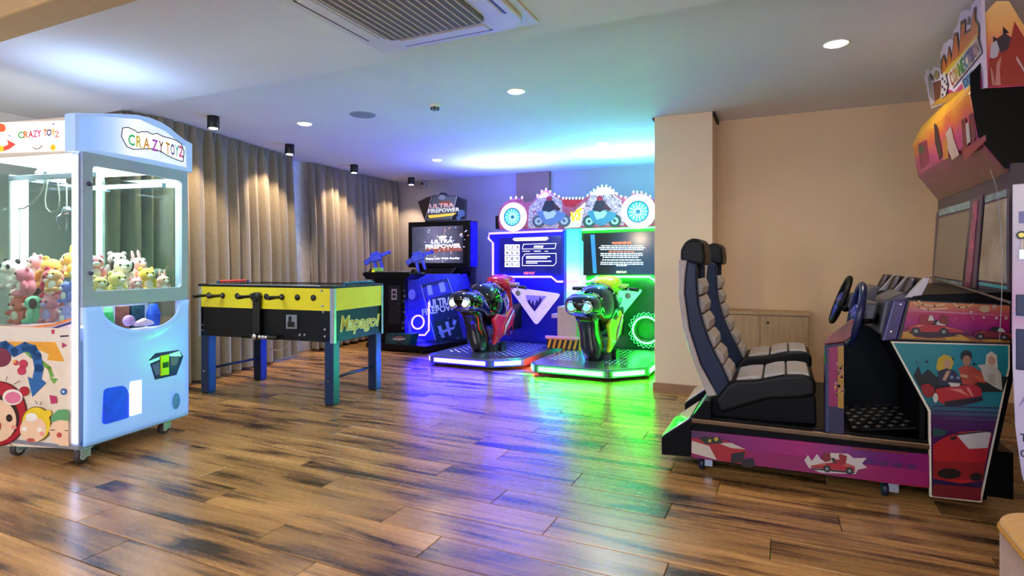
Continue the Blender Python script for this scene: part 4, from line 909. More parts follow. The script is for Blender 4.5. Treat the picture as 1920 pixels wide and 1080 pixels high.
def studs(poly_x0, poly_x1, y0, y1, root, z=.121):
    m = MB(); nx = int((poly_x1-poly_x0)/.05); ny = int((y1-y0)/.05)
    for i in range(nx):
        for j in range(ny):
            x = poly_x0+(i+.5)*.05; y = y0+(j+.5)*.05; a = .016; b = .005; c, s = (.7, .7) if (i+j) % 2 else (.7, -.7)
            m.add([(x+a*c, y+a*s, z), (x-b*s, y+b*c, z), (x-a*c, y-a*s, z), (x+b*s, y-b*c, z), (x, y, z+.003)], [(0, 1, 4), (1, 2, 4), (2, 3, 4), (3, 0, 4)])
    o = m.build('tread_stud', mat('stud_steel', '#c3c8d2', .25, .85), root); o['kind'] = 'stuff'
def bike(root, bx, accent, accent2, lampm):
    def S(y, z, hw, hh): return ((bx, y, z), (hw, 0, 0), (0, 0, hh))
    MB().loft([S(5.40, .74, .05, .03), S(5.43, .735, .14, .075), S(5.50, .725, .18, .11), S(5.62, .725, .185, .135), S(5.76, .69, .165, .125), S(5.88, .62, .145, .12), S(6.0, .53, .13, .12), S(6.12, .48, .12, .12)], 20, 2.6).build('tail_cowl', M_GLOSS, root, smooth=True)
    MB().loft([S(5.83, .66, .09, .07), S(5.87, .69, .15, .17), S(5.94, .70, .185, .215), S(6.06, .70, .20, .235), S(6.2, .68, .20, .235), S(6.34, .63, .17, .20), S(6.46, .58, .11, .14)], 20, 2.5).build('fuel_tank', mat('tank_dark', '#070a0e', .08, coat=.8), root, smooth=True)
    MB().loft([((bx, 5.62, .64), (.12, 0, 0), (0, .09, 0)), ((bx, 5.72, .55), (.105, 0, 0), (0, .11, 0)), ((bx, 5.80, .42), (.10, 0, 0), (0, .12, 0)), ((bx, 5.86, .28), (.115, 0, 0), (0, .14, 0)), ((bx, 5.90, .19), (.10, 0, 0), (0, .12, 0)), ((bx, 5.92, .12), (.08, 0, 0), (0, .10, 0))], 18, 3).build('seat_post', M_GLOSS, root, smooth=True)
    MB().box(bx-.05, bx+.16, 5.98, 6.2, .12, .19).build('pivot_box', mat('pivot_grey', '#2a3038', .4), root, bevel=.006)
    MB().lathe([(.06, 0), (.07, .05)], 16, (bx+.16, 6.1, .16), (1, 0, 0)).build('pivot_drum', M_BLK, root)
    for sx in (-1, 1):
        l = MB().lathe([(.060, -.01), (.062, .022), (.052, .03)], 20, (bx+sx*.078, 5.435, .715), (0, -1, 0)).build('lamp_bezel', M_CHR, root, smooth=True)
        MB().lathe([(.048, .0), (.044, .028), (.02, .036)], 18, (bx+sx*.078, 5.435, .715), (0, -1, 0)).build('lamp_lens', lampm, l, smooth=True)
        # fairing side: angular coloured cowl plus chrome engine lumps
        MB().prism([(bx+sx*.13, y, z) for y, z in ((5.90, .50), (6.02, .56), (6.22, .52), (6.40, .62), (6.50, .50), (6.38, .36), (6.20, .30), (6.02, .22), (5.92, .20), (5.98, .36))], (sx*.05, 0, 0)).build('fairing', accent, root, bevel=.02, seg=3)
        e = MB()
        for k in range(8): e.tube([(bx+sx*.185, 6.16+.03*k, .30+.03*k), (bx+sx*.195, 6.20+.03*k, .42+.022*k)], .012, 6)
        e.build('chrome_pipe', mat('pipe_tint', accent2, .2, .6), root, smooth=True)
        MB().tube([(bx+sx*.17, 6.02, .82), (bx+sx*.18, 6.16, .70), (bx+sx*.15, 5.98, .52)], .012).build('trim_strip', mat('bike_trim', '#8fb8a8', .2, .7), root, smooth=True)
        b = MB().tube([(bx+sx*.08, 6.45, .86), (bx+sx*.22, 6.42, .86), (bx+sx*.27, 6.36, .85)], .011).build('handlebar', M_CHR, root, smooth=True)
        MB().tube([(bx+sx*.22, 6.41, .86), (bx+sx*.38, 6.33, .855)], .02).build('grip', M_BLK, b, smooth=True)
        MB().tube([(bx+sx*.22, 6.46, .85), (bx+sx*.36, 6.42, .83)], .006).build('brake_lever', M_BLK, b)
        MB().lathe([(.03, -.012), (.036, 0), (.03, .012)], 14, (bx+sx*.24, 6.44, .78), (0, 1, 0)).build('dial', mat('dial_grey', '#9aa0a0', .3, .4), b)
    MB().loft([S(6.28, .90, .09, .03), S(6.33, .915, .14, .075), S(6.42, .91, .155, .10), S(6.55, .89, .15, .10), S(6.66, .86, .10, .06)], 18, 2.8).build('windscreen_cowl', accent, root, smooth=True)
    MB().box(bx+.12, bx+.24, 6.38, 6.5, .865, .91).build('mirror_pod', mat('pod_'+accent.name, accent2, .25, .4), root, bevel=.012)
    MB().loft([S(6.48, .80, .12, .12), S(6.56, .62, .11, .15), S(6.62, .4, .10, .18)], 14).build('front_fairing', accent, root, smooth=True)
    MB().box(bx-.08, bx+.08, 6.45, YP, .3, .62).build('front_link', M_ABLK, root)
def unit(label, xa, xb, neonm, panelm, plat, idx, bx, accent, accent2, lampm):
    cx = (xa+xb)/2
    u = thing('motorcycle_arcade_machine', label, 'arcade machine', (cx, 6.2, 0), group='twin motorcycle arcade machines')
    pn = MB().pxz([(xa+.06, .11), (xb, .11), (xb, 1.56), (xa, 1.56), (xa, 1.44), (xa+.06, 1.36)], YP, YP+.45).build('cabinet', panelm, u, bevel=.006)
    pl_ = oct_plat(plat, neonm, u); strips(plat, idx, mat('platform_'+neonm.name, '#5a46ff' if 'violet' in neonm.name else '#38ff70', .4, em=130 if 'violet' in neonm.name else 85, emc=(.009, .005, 1.0) if 'violet' in neonm.name else (.006, 1.0, .014)), pl_)
    studs(min(p[0] for p in plat)+.1, max(p[0] for p in plat)-.1, 5.75, 6.8, pl_)
    for x, y in ((plat[1][0]+.02, plat[1][1]+.1), (plat[2][0]-.02, plat[2][1]+.1), (plat[0][0]+.1, 6.7), (plat[3][0]-.1, 6.7)):
        c = MB().lathe([(.012, .02), (.012, .04)], 10, (x, y, 0)).build('caster', M_ALU, pl_)
        MB().lathe([(.018, -.012), (.021, 0), (.018, .012)], 14, (x, y, .0212), (1, 0, 0)).build('wheel', M_BLK, c, smooth=True)
    bike(u, bx, accent, accent2, lampm)
    return u, pn
BP = [(-3.63, 5.56), (-3.54, 5.44), (-2.80, 5.44), (-2.50, 5.70), (-2.50, 6.86), (-3.63, 6.86)]
GP = [(-2.36, 5.54), (-2.27, 5.40), (-1.50, 5.40), (-1.18, 5.72), (-1.18, 6.86), (-2.36, 6.86)]
M_TL = mat('tail_lamp_blue', '#8fe0ff', .2, em=3.5, emc=(.25, .65, 1)); M_TG = mat('tail_lamp_teal', '#6fe8d0', .2, em=1.6, emc=(.1, .85, .7))
bu, bpn = unit('motorcycle arcade machine with violet blue neon and a red bike', -3.55, -2.49, M_PUR, mat('panel_blue', '#1414a8', .25, var=.2, scale=3), BP, (0, 1, 2), -3.16, mat('bike_red', '#c2183a', .2, coat=.5, var=.2), '#d0a0a8', M_TL)
gu, gpn = unit('motorcycle arcade machine with green neon and a yellow bike', -2.26, -1.20, M_GRN, mat('panel_green', '#0a5a28', .25, var=.2, scale=3), GP, (0, 1, 2, 3), -1.80, mat('bike_yellow', '#d8d61a', .2, coat=.5, var=.1), '#c8e07a', M_TG)
def npath(px): return [(lambda q: (q[0], YP-.012, q[1]))(ypl(a, b)) for a, b in px]
for pn, m, a, b in ((bpn, M_PUR, [(1055, 432.5), (918, 438), (916.5, 447), (925, 456), (925, 527)], [(925, 527), (945, 519), (1034, 519), (1045, 528), (1056, 528)]),
                    (gpn, M_GRN, [(1092, 431), (1232, 425.5)], [(1092, 527.5), (1107, 527.5), (1120, 519), (1218, 519), (1229, 527)])):
    MB().tube(npath(a), .013).build('neon_strip', m, pn, smooth=True); MB().tube(npath(b), .013).build('neon_strip', m, pn, smooth=True)
# screens
def screen_panel(pn, q, col, em):
    p = [ypl(*k) for k in q]
    return MB().pxz(p, YP-.006, YP-.0005).build('screen', mat('screen_'+col.strip('#'), col, .12, em=em, emc=col, var=.2, scale=3), pn)
def ypl2(a, b): p = onY(a, b, YP-.0065); return (p.x, p.z)
s1 = screen_panel(bpn, [(936, 446), (1052, 442), (1052, 516), (936, 516)], '#0b0b60', .5)
W1 = P('#e8ecff', .4, 1.1)
g = PX((0, YP-.0065, 0), (1, 0, 0), (0, 0, 1), ypl2)
g.p([(961, 449), (964, 446), (1026, 444), (1029, 447), (1024, 451), (966, 452)], P('#f0d8a0', .4, .9)).tq('PASSWORD LOGIN', (968, 450.3), (1022, 448.5), (1022, 445.8), (968, 447.5), P('#7a3a1a', .4, .3), bold=.01)
for r_ in range(4):
    for c_ in range(3):
        x = 946.5+c_*9.6; y = 458.5+r_*10.8; g.p(rect(x, y, x+8.8, y+9.8), P('#dfe4f4', .4, 1.0), False)
g.k += g.st
for i, ch in enumerate('123456789'):
    x = 946.5+(i % 3)*9.6; y = 458.5+(i//3)*10.8; i0, i1 = (3.6, 5.4) if ch == '1' else (2.2, 6.8); g.tq(ch, (x+i0, y+8), (x+i1, y+8), (x+i1, y+1.8), (x+i0, y+1.8), P('#1a1a3a'), bold=.03)
g.tq('0', (958.4, 498.8), (962.8, 498.8), (962.8, 492.6), (958.4, 492.6), P('#1a1a3a'), bold=.03).ps([[(949, 495.5), (953, 492.5), (953, 498.5)], stroke([(968, 496), (970, 498.5), (973.5, 492.5)], 1.2)[0], stroke([(968, 496), (970, 498.5), (973.5, 492.5)], 1.2)[1]], P('#1a1a3a'))
def box_lines(pts, w_=.9): return stroke(pts+[pts[0]], w_)
g.ps(box_lines([(982, 458), (1043, 456.5), (1041, 466), (980, 467)])+box_lines([(980, 483), (985, 476), (1043, 475), (1043, 493), (1038, 498), (980, 498)]), W1)
g.ps([[(1001+k*3, 464.5), (1003+k*3, 464.5), (1004.5+k*3, 460.5), (1002.5+k*3, 460.5)] for k in range(6)], W1)
g.ps([rect(987, 480, 1032, 482), rect(987, 483.2, 1026, 485), rect(987, 489, 1034, 490.8), rect(987, 492.3, 1008, 494)]+[rect(980, 470.5, 994, 471.5), rect(1002, 470.2, 1014, 471.8), rect(1022, 470.5, 1028, 471.5)], W1)
g.tq('FREE PLAY', (983, 514.5), (1003, 514), (1003, 509.5), (983, 510), P('#ff6a50', .4, .9), bold=.03)
g.build('screen_image', s1)
s2 = screen_panel(gpn, [(1094, 438), (1228, 434), (1228, 515), (1094, 516)], '#0c1418', .25)
g = PX((0, YP-.0065, 0), (1, 0, 0), (0, 0, 1), ypl2)
g.p([(1107, 440), (1115, 440), (1119, 512), (1112, 512)], P('#2a7ac8', .3, .4))
g.tq('WARNING', (1147, 458.5), (1183, 457.5), (1183, 452.5), (1147, 453.5), P('#ff6a3a', .4, 1.2), bold=.03)
rd = random.Random(2)
for y, x0_, x1_ in ((460, 1127, 1206), (463.5, 1123, 1210), (467, 1126, 1206), (474.5, 1126, 1205), (478, 1126, 1205), (481.5, 1130, 1198), (486.5, 1129, 1202), (491, 1126, 1206), (494.5, 1126, 1206), (497, 1156, 1176)):
    x = x0_
    while x < x1_:
        l = rd.uniform(2, 8); g.p(rect(x, y, min(x+l, x1_), y+1.9), P('#d8def0', .4, .8), False); x += l+1.2
g.k += g.st
g.ps([rect(1142+k*7, 471, 1147.5+k*7, 472.8) for k in range(7)], P('#ff7050', .4, 1.0))
g.tq('FREE PLAY', (1156, 512), (1175, 512), (1175, 508), (1156, 508), P('#f0e8c0', .4, 1.0), bold=.03)
g.build('screen_image', s2)
# light-box triangles
def rtri(pts, r=5):
    o = []
    for i in range(len(pts)):
        a, b, c = Vector(pts[i-1]+(0,)), Vector(pts[i]+(0,)), Vector(pts[(i+1) % len(pts)]+(0,))
        p, q = b+(a-b).normalized()*r, b+(c-b).normalized()*r
        for t_ in (0, .33, .67, 1): k_ = p.lerp(b, t_).lerp(b.lerp(q, t_), t_); o.append((k_.x, k_.y))
    return o
tri_o = rtri([(953, 537), (1053, 551), (1006, 611)], 8); tri_i = rtri([(985, 553), (1026, 555), (1003, 585)], 3)
def mirror_to(pts): # blue-panel pixels -> green panel, mirrored about the unit centre
    o = []
    for a, b in pts: q = ypl(a, b); o.append((-1.73-(q[0]+3.02), q[1]))
    return o
LB = mat('lightbox_lilac', '#c8b8f8', .4, em=.5, emc='#b09cff'); LG = mat('lightbox_mint', '#9af0c0', .4, em=.5, emc='#58f0a0')
tb = MB().pxz([ypl(*k) for k in tri_o], YP-.012, YP-.001).build('light_box', LB, bpn, bevel=.004)
tg = MB().pxz(mirror_to(tri_o), YP-.012, YP-.001).build('light_box', LG, gpn, bevel=.004)
fl = [(986, 556), (990, 566), (994, 560), (996, 571), (1000, 562), (1003, 574), (1007, 561), (1010, 566), (1013, 556), (1016, 561), (1020, 554), (1014, 569), (1003, 584), (992, 570)]
for par, f_, c1, c2 in ((tb, lambda L_: [ypl(*k) for k in L_], '#2a1c8a', '#8a7ae0'), (tg, mirror_to, '#0a4a2a', '#3ac878')):
    g = Print((0, YP-.0125, 0), (1, 0, 0), (0, 0, 1)); g.poly(f_(tri_i), P(c2, .4, .2)).poly(f_(fl), P(c1)); g.build('printed_graphic', par)
# tyre ring on the green panel
tc_ = onY(1213, 618, YP); rr_ = .205
ty = MB().lathe([(.12, -.02), (.135, -.045), (.19, -.05), (rr_, -.03), (rr_, 0), (.12, 0), (.12, -.02)], 36, (tc_.x, YP-.001, tc_.z), (0, 1, 0), caps=False).build('tyre', mat('tyre_dark', '#0d1f14', .4), gpn, smooth=True)
MB().tube([(tc_.x+.155*math.cos(a), YP-.055, tc_.z+.155*math.sin(a)) for a in (2*math.pi*k/32 for k in range(32))], .010, 8, True).build('neon_ring', M_GRN, ty, smooth=True)
for k in range(22):
    a = 2*math.pi*k/22; MB().tube([(tc_.x+r_*math.cos(a+o_), YP-.052, tc_.z+r_*math.sin(a+o_)) for r_, o_ in ((.170, 0), (.192, .13), (.214, 0), (.192, -.13))], .0045, 6, True).build('tread_block', mat('tread_mint', '#7dffae', .4, em=.8, emc=(.05, 1, .25)), ty)
MB().box(-2.375, -2.362, 5.62, 6.1, .04, .06).build('led_strip', mat('neon_red', '#ff3020', .4, em=40, emc=(1, .04, .02)), gu)
# control pedestal with hazard-striped step between the platforms
pd = thing('hazard_pedestal', 'pinkish grey pedestal on a black and yellow striped step', 'pedestal', (-2.43, 6.6, 0))
a = onY(1046, 560, 6.62).x; b = onY(1082, 560, 6.62).x
MB().box(a, b, 6.60, 6.85, .1265, .62).build('post', mat('pedestal_pink', '#b9a39c', .45), pd, bevel=.006)
MB().box(a-.10, a, 6.66, 6.8, .47, .52).build('side_bracket', mat('bracket_lilac', '#b9a4c8', .4), pd, bevel=.005)
a = onY(1020, 630, 6.48).x; b = onY(1084, 630, 6.48).x
# (step stands between the platforms, above their edges)
stp = MB().pxy([(a, 6.56), (a+.04, 6.48), (b, 6.48), (b, 6.60), (a, 6.60)], .125, .235).build('striped_step', M_BLK, pd, bevel=.004)
MB().pxy([(a-.02, 6.56), (a+.03, 6.46), (b, 6.46), (b, 6.60), (a-.02, 6.60)], .235, .262).build('step_top', mat('step_pink', '#d88a90', .4), pd, bevel=.006)
n_ = 6; w_ = (b-a-.04)/n_
for k in range(n_): x = a+.04+k*w_; MB().prism([(x, 6.4795, .127), (x+w_*.45, 6.4795, .127), (x+w_*.9, 6.4795, .233), (x+w_*.45, 6.4795, .233)], (0, -.001, 0)).build('stripe', mat('stripe_yellow', '#d9a31e', .4), stp)
# ------------------------------------------------------------------ light column and marquee over both
mqz = 1.585
mk = thing('arcade_marquee', 'long lit marquee with two white wheels above the motorcycle machines', 'marquee', (-2.38, 7.0, mqz))
colm = grad('column_rainbow', 'Z', [(0, '#3ff0c8'), (.2, '#3fb8f0'), (.38, '#58f0b0'), (.55, '#b48af0'), (.72, '#5ae6d8'), (1, '#30e8c8')], -1.5, 0, .3, em=1.3)
cx0, cx1 = onY(1062, 500, YP-.02).x, onY(1085, 500, YP-.02).x
MB().box(cx0, cx1, YP-.02, YP+.4, .0, 1.6).build('light_column', colm, mk, bevel=.006)
ol = [(937, 432), (934, 412), (936, 392), (947, 379), (958, 373), (980, 372), (981, 380), (997, 379), (1008, 368), (1020, 356), (1028, 357), (1038, 364), (1052, 371), (1075, 373), (1096, 371), (1110, 361), (1122, 352), (1137, 350), (1150, 358), (1162, 368), (1180, 371), (1186, 362), (1206, 363), (1222, 371), (1230, 378), (1230, 425)]
bd = MB().pxz([(lambda p: (p.x, p.z))(onY(a, b, 6.84)) for a, b in ol], 6.84, 6.868).build('board', mat('board_red', '#b0566a', .3, var=.25, scale=14), mk, bevel=.006)
MB().box(-3.45, -1.2, 6.868, 7.2, mqz+.015, mqz+.2).build('light_housing', M_ABLK, mk, bevel=.01)
def ml(a, b): p = onY(a, b, 6.839); return (p.x, p.z)
g = PX((0, 6.839, 0), (1, 0, 0), (0, 0, 1), ml)
LW, DK = mat('print_speckle', '#a89aa4', .35, em=.12, emc='#c8bcc8', var=.75, scale=45), P('#2a3440', .3)
g.p([(990, 428), (992, 388), (1008, 372), (1022, 360), (1038, 367), (1054, 376), (1054, 400), (1046, 428)], LW).p([(1088, 424), (1092, 392), (1108, 366), (1130, 354), (1150, 364), (1166, 376), (1170, 422)], LW).p([(1058, 428), (1072, 402), (1098, 378), (1088, 426)], P('#cfe8c0', .4, .3))
g.p([(1052, 374), (1094, 374), (1076, 388), (1060, 386)], P('#a8202c', .4, .2))
rd = random.Random(9)
for i in range(70):
    x = rd.uniform(985, 1172); y = rd.uniform(366 if 1005 < x < 1040 or 1108 < x < 1150 else 384, 424); g.p(tf(circ(0, 0, 1, 5), x, y, rd.uniform(.8, 2.2)), P(('#a83a48', '#3a4450', '#e8e0e4', '#7a4a58')[i % 4], .4, .1), False)
g.k += g.st
for ox, c1, c2, c3 in ((1000, '#55606c', '#9fb6b8', '#5b7ea8'), (1095, '#2f5a50', '#8fd8b0', '#3a8aa0')):
    g.ps([circ(ox+10, 415, 12, 18), circ(ox+58, 414, 12, 18)], P(c1, .3)).ps([circ(ox+10, 415, 7, 14), circ(ox+58, 414, 7, 14)], P(c2, .3, .2)).ps([circ(ox+10, 415, 3, 10), circ(ox+58, 414, 3, 10)], P(c1, .3))
    g.p([(ox+6, 398), (ox+22, 392), (ox+40, 394), (ox+62, 400), (ox+56, 412), (ox+34, 424), (ox+18, 418)], P(c3, .3, .1)).p([(ox+18, 398), (ox+34, 392), (ox+44, 399), (ox+38, 408), (ox+24, 412)], P(c2, .3, .25))
    g.p([(ox+16, 394), (ox+22, 378), (ox+30, 372), (ox+40, 378), (ox+42, 392), (ox+30, 398)], DK).p(circ(ox+30, 372, 6, 12, 5), P('#a0303e')).p([(ox+38, 380), (ox+52, 392), (ox+46, 396), (ox+36, 390)], P('#4a3038'))
g.tq('VS', (1072, 418), (1092, 410), (1092, 388), (1070, 398), P('#e0d020', .4, .6), bold=.04, shear=.3)
g.build('printed_graphic', bd)
M_WHL = mat('wheel_glow', '#f6f2ff', .4, em=.75, emc='#d8d4ff'); M_CY = mat('hub_cyan', '#58d8e8', .4, em=.4, emc='#38b8e8'); M_TEAL = mat('hub_teal', '#1c8a98', .3)
for (px, py), rad in (((962, 407), .188), ((1197, 397), .205)):
    c = onY(px, py, 6.82)
    w_ = MB().lathe([(rad*.62, -.03), (rad*.9, -.03), (rad, -.012), (rad, .02), (rad*.62, .02), (rad*.62, -.03)], 40, (c.x, 6.82, c.z), (0, 1, 0), caps=False).build('lit_wheel', M_WHL, mk, smooth=False, bevel=.004)
    MB().lathe([(rad*.62, -.008), (rad*.62, .015)], 32, (c.x, 6.82, c.z), (0, 1, 0)).build('hub_disc', M_CY, w_)
    MB().tube([(c.x+rad*.6*math.cos(a), 6.792, c.z+rad*.6*math.sin(a)) for a in (2*math.pi*k/32 for k in range(32))], rad*.045, 8, True).build('hub_rim', M_TEAL, w_, smooth=True)
    for k in range(14):
        a = 2*math.pi*k/14; MB().tube([(c.x+r_*rad*math.cos(a), 6.808, c.z+r_*rad*math.sin(a)) for r_ in (.1, .58)], rad*.022, 6).build('spoke', mat('spoke_white', '#dff6ff', .4, em=.5, emc='#d8f0ff'), w_)
    MB().lathe([(rad*.13, -.02), (rad*.13, .012)], 16, (c.x, 6.82, c.z), (0, 1, 0)).build('hub', M_TEAL, w_)
# LED bulbs following the top edge
top = [(958, 371), (968, 370), (979, 370)]+[(1008, 366), (1016, 358.5), (1024, 354.5), (1032, 359), (1040, 364), (1048, 368)]+[(1056+6.2*k, 371.5) for k in range(7)]+[(1102, 366), (1108, 361), (1114, 356), (1121, 351.5), (1129, 348.5), (1137, 348.5), (1144, 352), (1150, 356.5), (1157, 363), (1165, 368), (1173, 370)]+[(1188, 360), (1195, 360), (1203, 361), (1211, 364), (1219, 368)]
cols = ('#ffd8b8', '#fff0c0', '#c8ffe0', '#a8ffd0', '#fff4b0', '#ffd8a0')
for i, (a, b) in enumerate(top):
    c = onY(a, b, 6.85); cc = cols[min(5, i*6//len(top))]
    MB().box(c.x-.006, c.x+.006, 6.835, 6.86, c.z-.02, c.z+.012).build('led_bulb', mat('bulb_'+cc[1:], cc, .4, em=.8, emc=cc), mk)
lamp('marquee_glow_blue', 'AREA', (-3.2, 6.7, 1.98), 45, (.12, .16, 1), mk, shape='RECTANGLE', size=1.0, size_y=.25, rot=(R(180), 0, 0))
lamp('marquee_glow_cyan', 'AREA', (-1.7, 6.7, 1.98), 32, (.12, .62, 1), mk, shape='RECTANGLE', size=.8, size_y=.25, rot=(R(180), 0, 0))
# ================================================================== TWIN DRIVING MACHINE
Y0, Y1 = 3.28, 4.64
rc = thing('driving_machine', 'twin driving arcade machine with two racing seats and magenta car graphics', 'arcade machine', (.2, 3.95, 0))
M_RB = mat('race_black', '#040405', .4, spec=.12); M_SILV = mat('silver_trim', '#6a543f', .3, .8); M_PURP = mat('race_purple', '#2c1a5e', .3, coat=.3)
def sp0(a, b): p = onY(a, b, Y0-.001); return (p.x, p.z)
def X3(Y, px): return [(p[0], p[1]) for p in xz(Y, px)]
xb0, xb1 = -.445, .95
bs = MB().box(xb0, xb1, Y0+.02, Y1-.02, .085, .295).build('base', M_RB, rc, bevel=.004)
MB().pxz(X3(Y0, [(1296, 807), (1742, 853), (1742, 915), (1296, 858)]), Y0, Y0+.02).build('skirt_panel', grad('skirt_magenta', 'X', [(0, '#3c1a4a'), (.25, '#7a1060'), (.5, '#9a0a62'), (.75, '#5a1566'), (1, '#7a1058')], -.65, .45, .25), rc, bevel=.001)
MB().box(xb0, .64, Y0-.004, Y0+.05, .272, .300).build('trim_rail', M_SILV, rc, bevel=.006)
MB().box(xb0, .64, Y0+.012, Y0+.08, .296, .312).build('deck_lip', M_RB, rc, bevel=.004)
for x in (-.36, .5):
    c = MB().box(x-.03, x+.03, Y0+.04, Y0+.11, .075, .087).box(x-.022, x+.022, Y0+.05, Y0+.1, .03, .078).build('caster', M_ALU, rc, bevel=.003)
    MB().lathe([(.034, -.014), (.038, 0), (.034, .014)], 18, (x-.035, Y0+.075, .038), (1, 0, 0)).build('wheel', mat('wheel_blueblack', '#101830', .4), c, smooth=True)
for x in (-.36, .5): MB().lathe([(.034, -.014), (.038, 0), (.034, .014)], 18, (x, Y1-.1, .038), (1, 0, 0)).box(x-.022, x+.022, Y1-.12, Y1-.08, .04, .087).build('caster', M_BLK, rc)
# 2-D printed cars
def car_side(g, f, body='#c8202a', hi='#f08a70', doors=True):
    g.p(f([(-1, .12), (1.02, .10), (.9, .02), (-.9, .02)]), PD('#160c18'))
    g.p(f([(-.98, .15), (-.95, .42), (-.6, .55), (-.3, .50), (.05, .50), (.45, .42), (1.0, .22), (.98, .12), (-.6, .12)]), PD(body))
    g.p(f([(-.35, .5), (-.2, .78), (.12, .76), (.3, .48)]), PD('#1d1418')).p(f([(.0, .52), (.08, .72), (.22, .70), (.36, .46)]), PD('#e8e2d0'))
    if doors: g.p(f([(-.55, .5), (-.62, .95), (-.30, 1.05), (-.05, .62), (-.2, .5)]), PD('#a8141f')).p(f([(-.28, .72), (-.22, 1.0), (-.12, .98), (-.06, .72)]), PD('#efe6d6')).p(f([(.1, .62), (.15, 1.05), (.42, .98), (.5, .62), (.35, .5)]), PD('#8c0f1a'))
    g.p(f([(.35, .40), (.98, .22), (.6, .30), (.3, .34)]), PD(hi)).p(f([(-.9, .38), (-.6, .5), (-.4, .46), (-.62, .40)]), PD(hi))
    for wx in (-.72, .28): g.p(f(circ(wx, .16, .17, 14, .2)), PD('#120e12')).p(f(circ(wx, .16, .08, 10, .1)), PD('#9a9a98'))
def mapper(x, y, sx, sy, slope=0): return lambda L_: [(x+a*sx, y-b*sy+a*sx*slope) for a, b in L_]
# skirt art
g = PX((0, Y0-.0005, 0), (1, 0, 0), (0, 0, 1), sp0)
g.p([(1296, 832), (1740, 884), (1740, 914), (1600, 897), (1296, 857)], PD('#a80f6a'))
g.ps([[(1600+k*26, 858+k*3), (1614+k*26, 860+k*3), (1610+k*26, 868+k*3), (1597+k*26, 866+k*3)] for k in range(5)], PD('#5a1f66')).p([(1630, 901), (1740, 912), (1740, 915), (1625, 901)], PD('#b01a28')).p([(1600, 838), (1700, 848), (1700, 852), (1598, 842)], PD('#8a1a24'))
g.p([(1297, 820), (1312, 822), (1330, 818), (1372, 830), (1398, 842), (1402, 852), (1390, 858), (1412, 866), (1400, 872), (1345, 862), (1297, 850)], PD('#c41c28')).p([(1297, 826), (1330, 836), (1344, 862), (1297, 849)], PD('#efe2d2')).p([(1345, 830), (1372, 830), (1398, 842), (1372, 840)], PD('#f0d8cc')).p([(1312, 822), (1320, 818), (1352, 822), (1356, 831), (1322, 832)], PD('#1a2a20')).ps([circ(1343, 823, 4), circ(1331, 826, 3)], PD('#e0c040'))
g.p([(1372, 850), (1398, 846), (1392, 866), (1370, 868)], PD('#1c0c10')).p([(1386, 862), (1412, 858), (1416, 874), (1394, 876)], PD('#180814'))
sx_ = [(1508, 862), (1515, 852), (1522, 864), (1532, 850), (1540, 862), (1548, 848), (1590, 850), (1600, 858), (1625, 858), (1616, 868), (1626, 876), (1608, 880), (1604, 888), (1540, 886), (1516, 876)]
g.p(sx_, PD('#f0e4e0')); car_side(g, lambda L_: [(1562-a*42, 884-b*34+(-a*42)*.1) for a, b in L_])
g.build('printed_graphic', rc)
# rear bumpers with acrylic slope, one per unit
M_ACR = mat('acrylic_slope', '#b8c4be', .1, .7, coat=1.0, var=.2, scale=12)
for ya, yb, nm in ((Y0, 3.74, 1), (4.14, Y1, 2)):
    b_ = MB().pxz([(-.605, .075), (-.445, .085), (-.445, .25), (-.34, .295), (-.34, .40), (-.375, .40), (-.445, .297), (-.605, .172)], ya, yb).build('rear_bumper', M_RB, rc, bevel=.004)
    MB().prism([(-.598, ya+.012, .1785), (-.452, ya+.012, .2925), (-.452, yb-.012, .2925), (-.598, yb-.012, .1785)], (-.003, 0, .004)).build('acrylic_cover', M_ACR, b_, bevel=.002)
    v_ = Vector((.07, 0, .103)).normalized()
    g = Print((-.445, yb, .297), (0, -1, 0), v_, z=.002)
    g.poly([(.01, .008), (yb-ya-.01, .008), (yb-ya-.01, .118), (.01, .118)], P('#4c474c'))
    for j in range(4): g.mb.mi = 0; g.poly([(.08+j*.07, .035), (.12+j*.07, .035), (.12+j*.07, .085), (.08+j*.07, .085)], P('#d8d4d2'), False)
    g.k += .0005
    for j in range(4): g.poly([(.09+j*.07, .048), (.11+j*.07, .048), (.11+j*.07, .072), (.09+j*.07, .072)], P('#4c474c'), False)
    g.build('printed_graphic', b_)
MB().box(-.40, .30, Y0+.05, Y1-.05, .295, .31).build('deck', M_RB, rc)
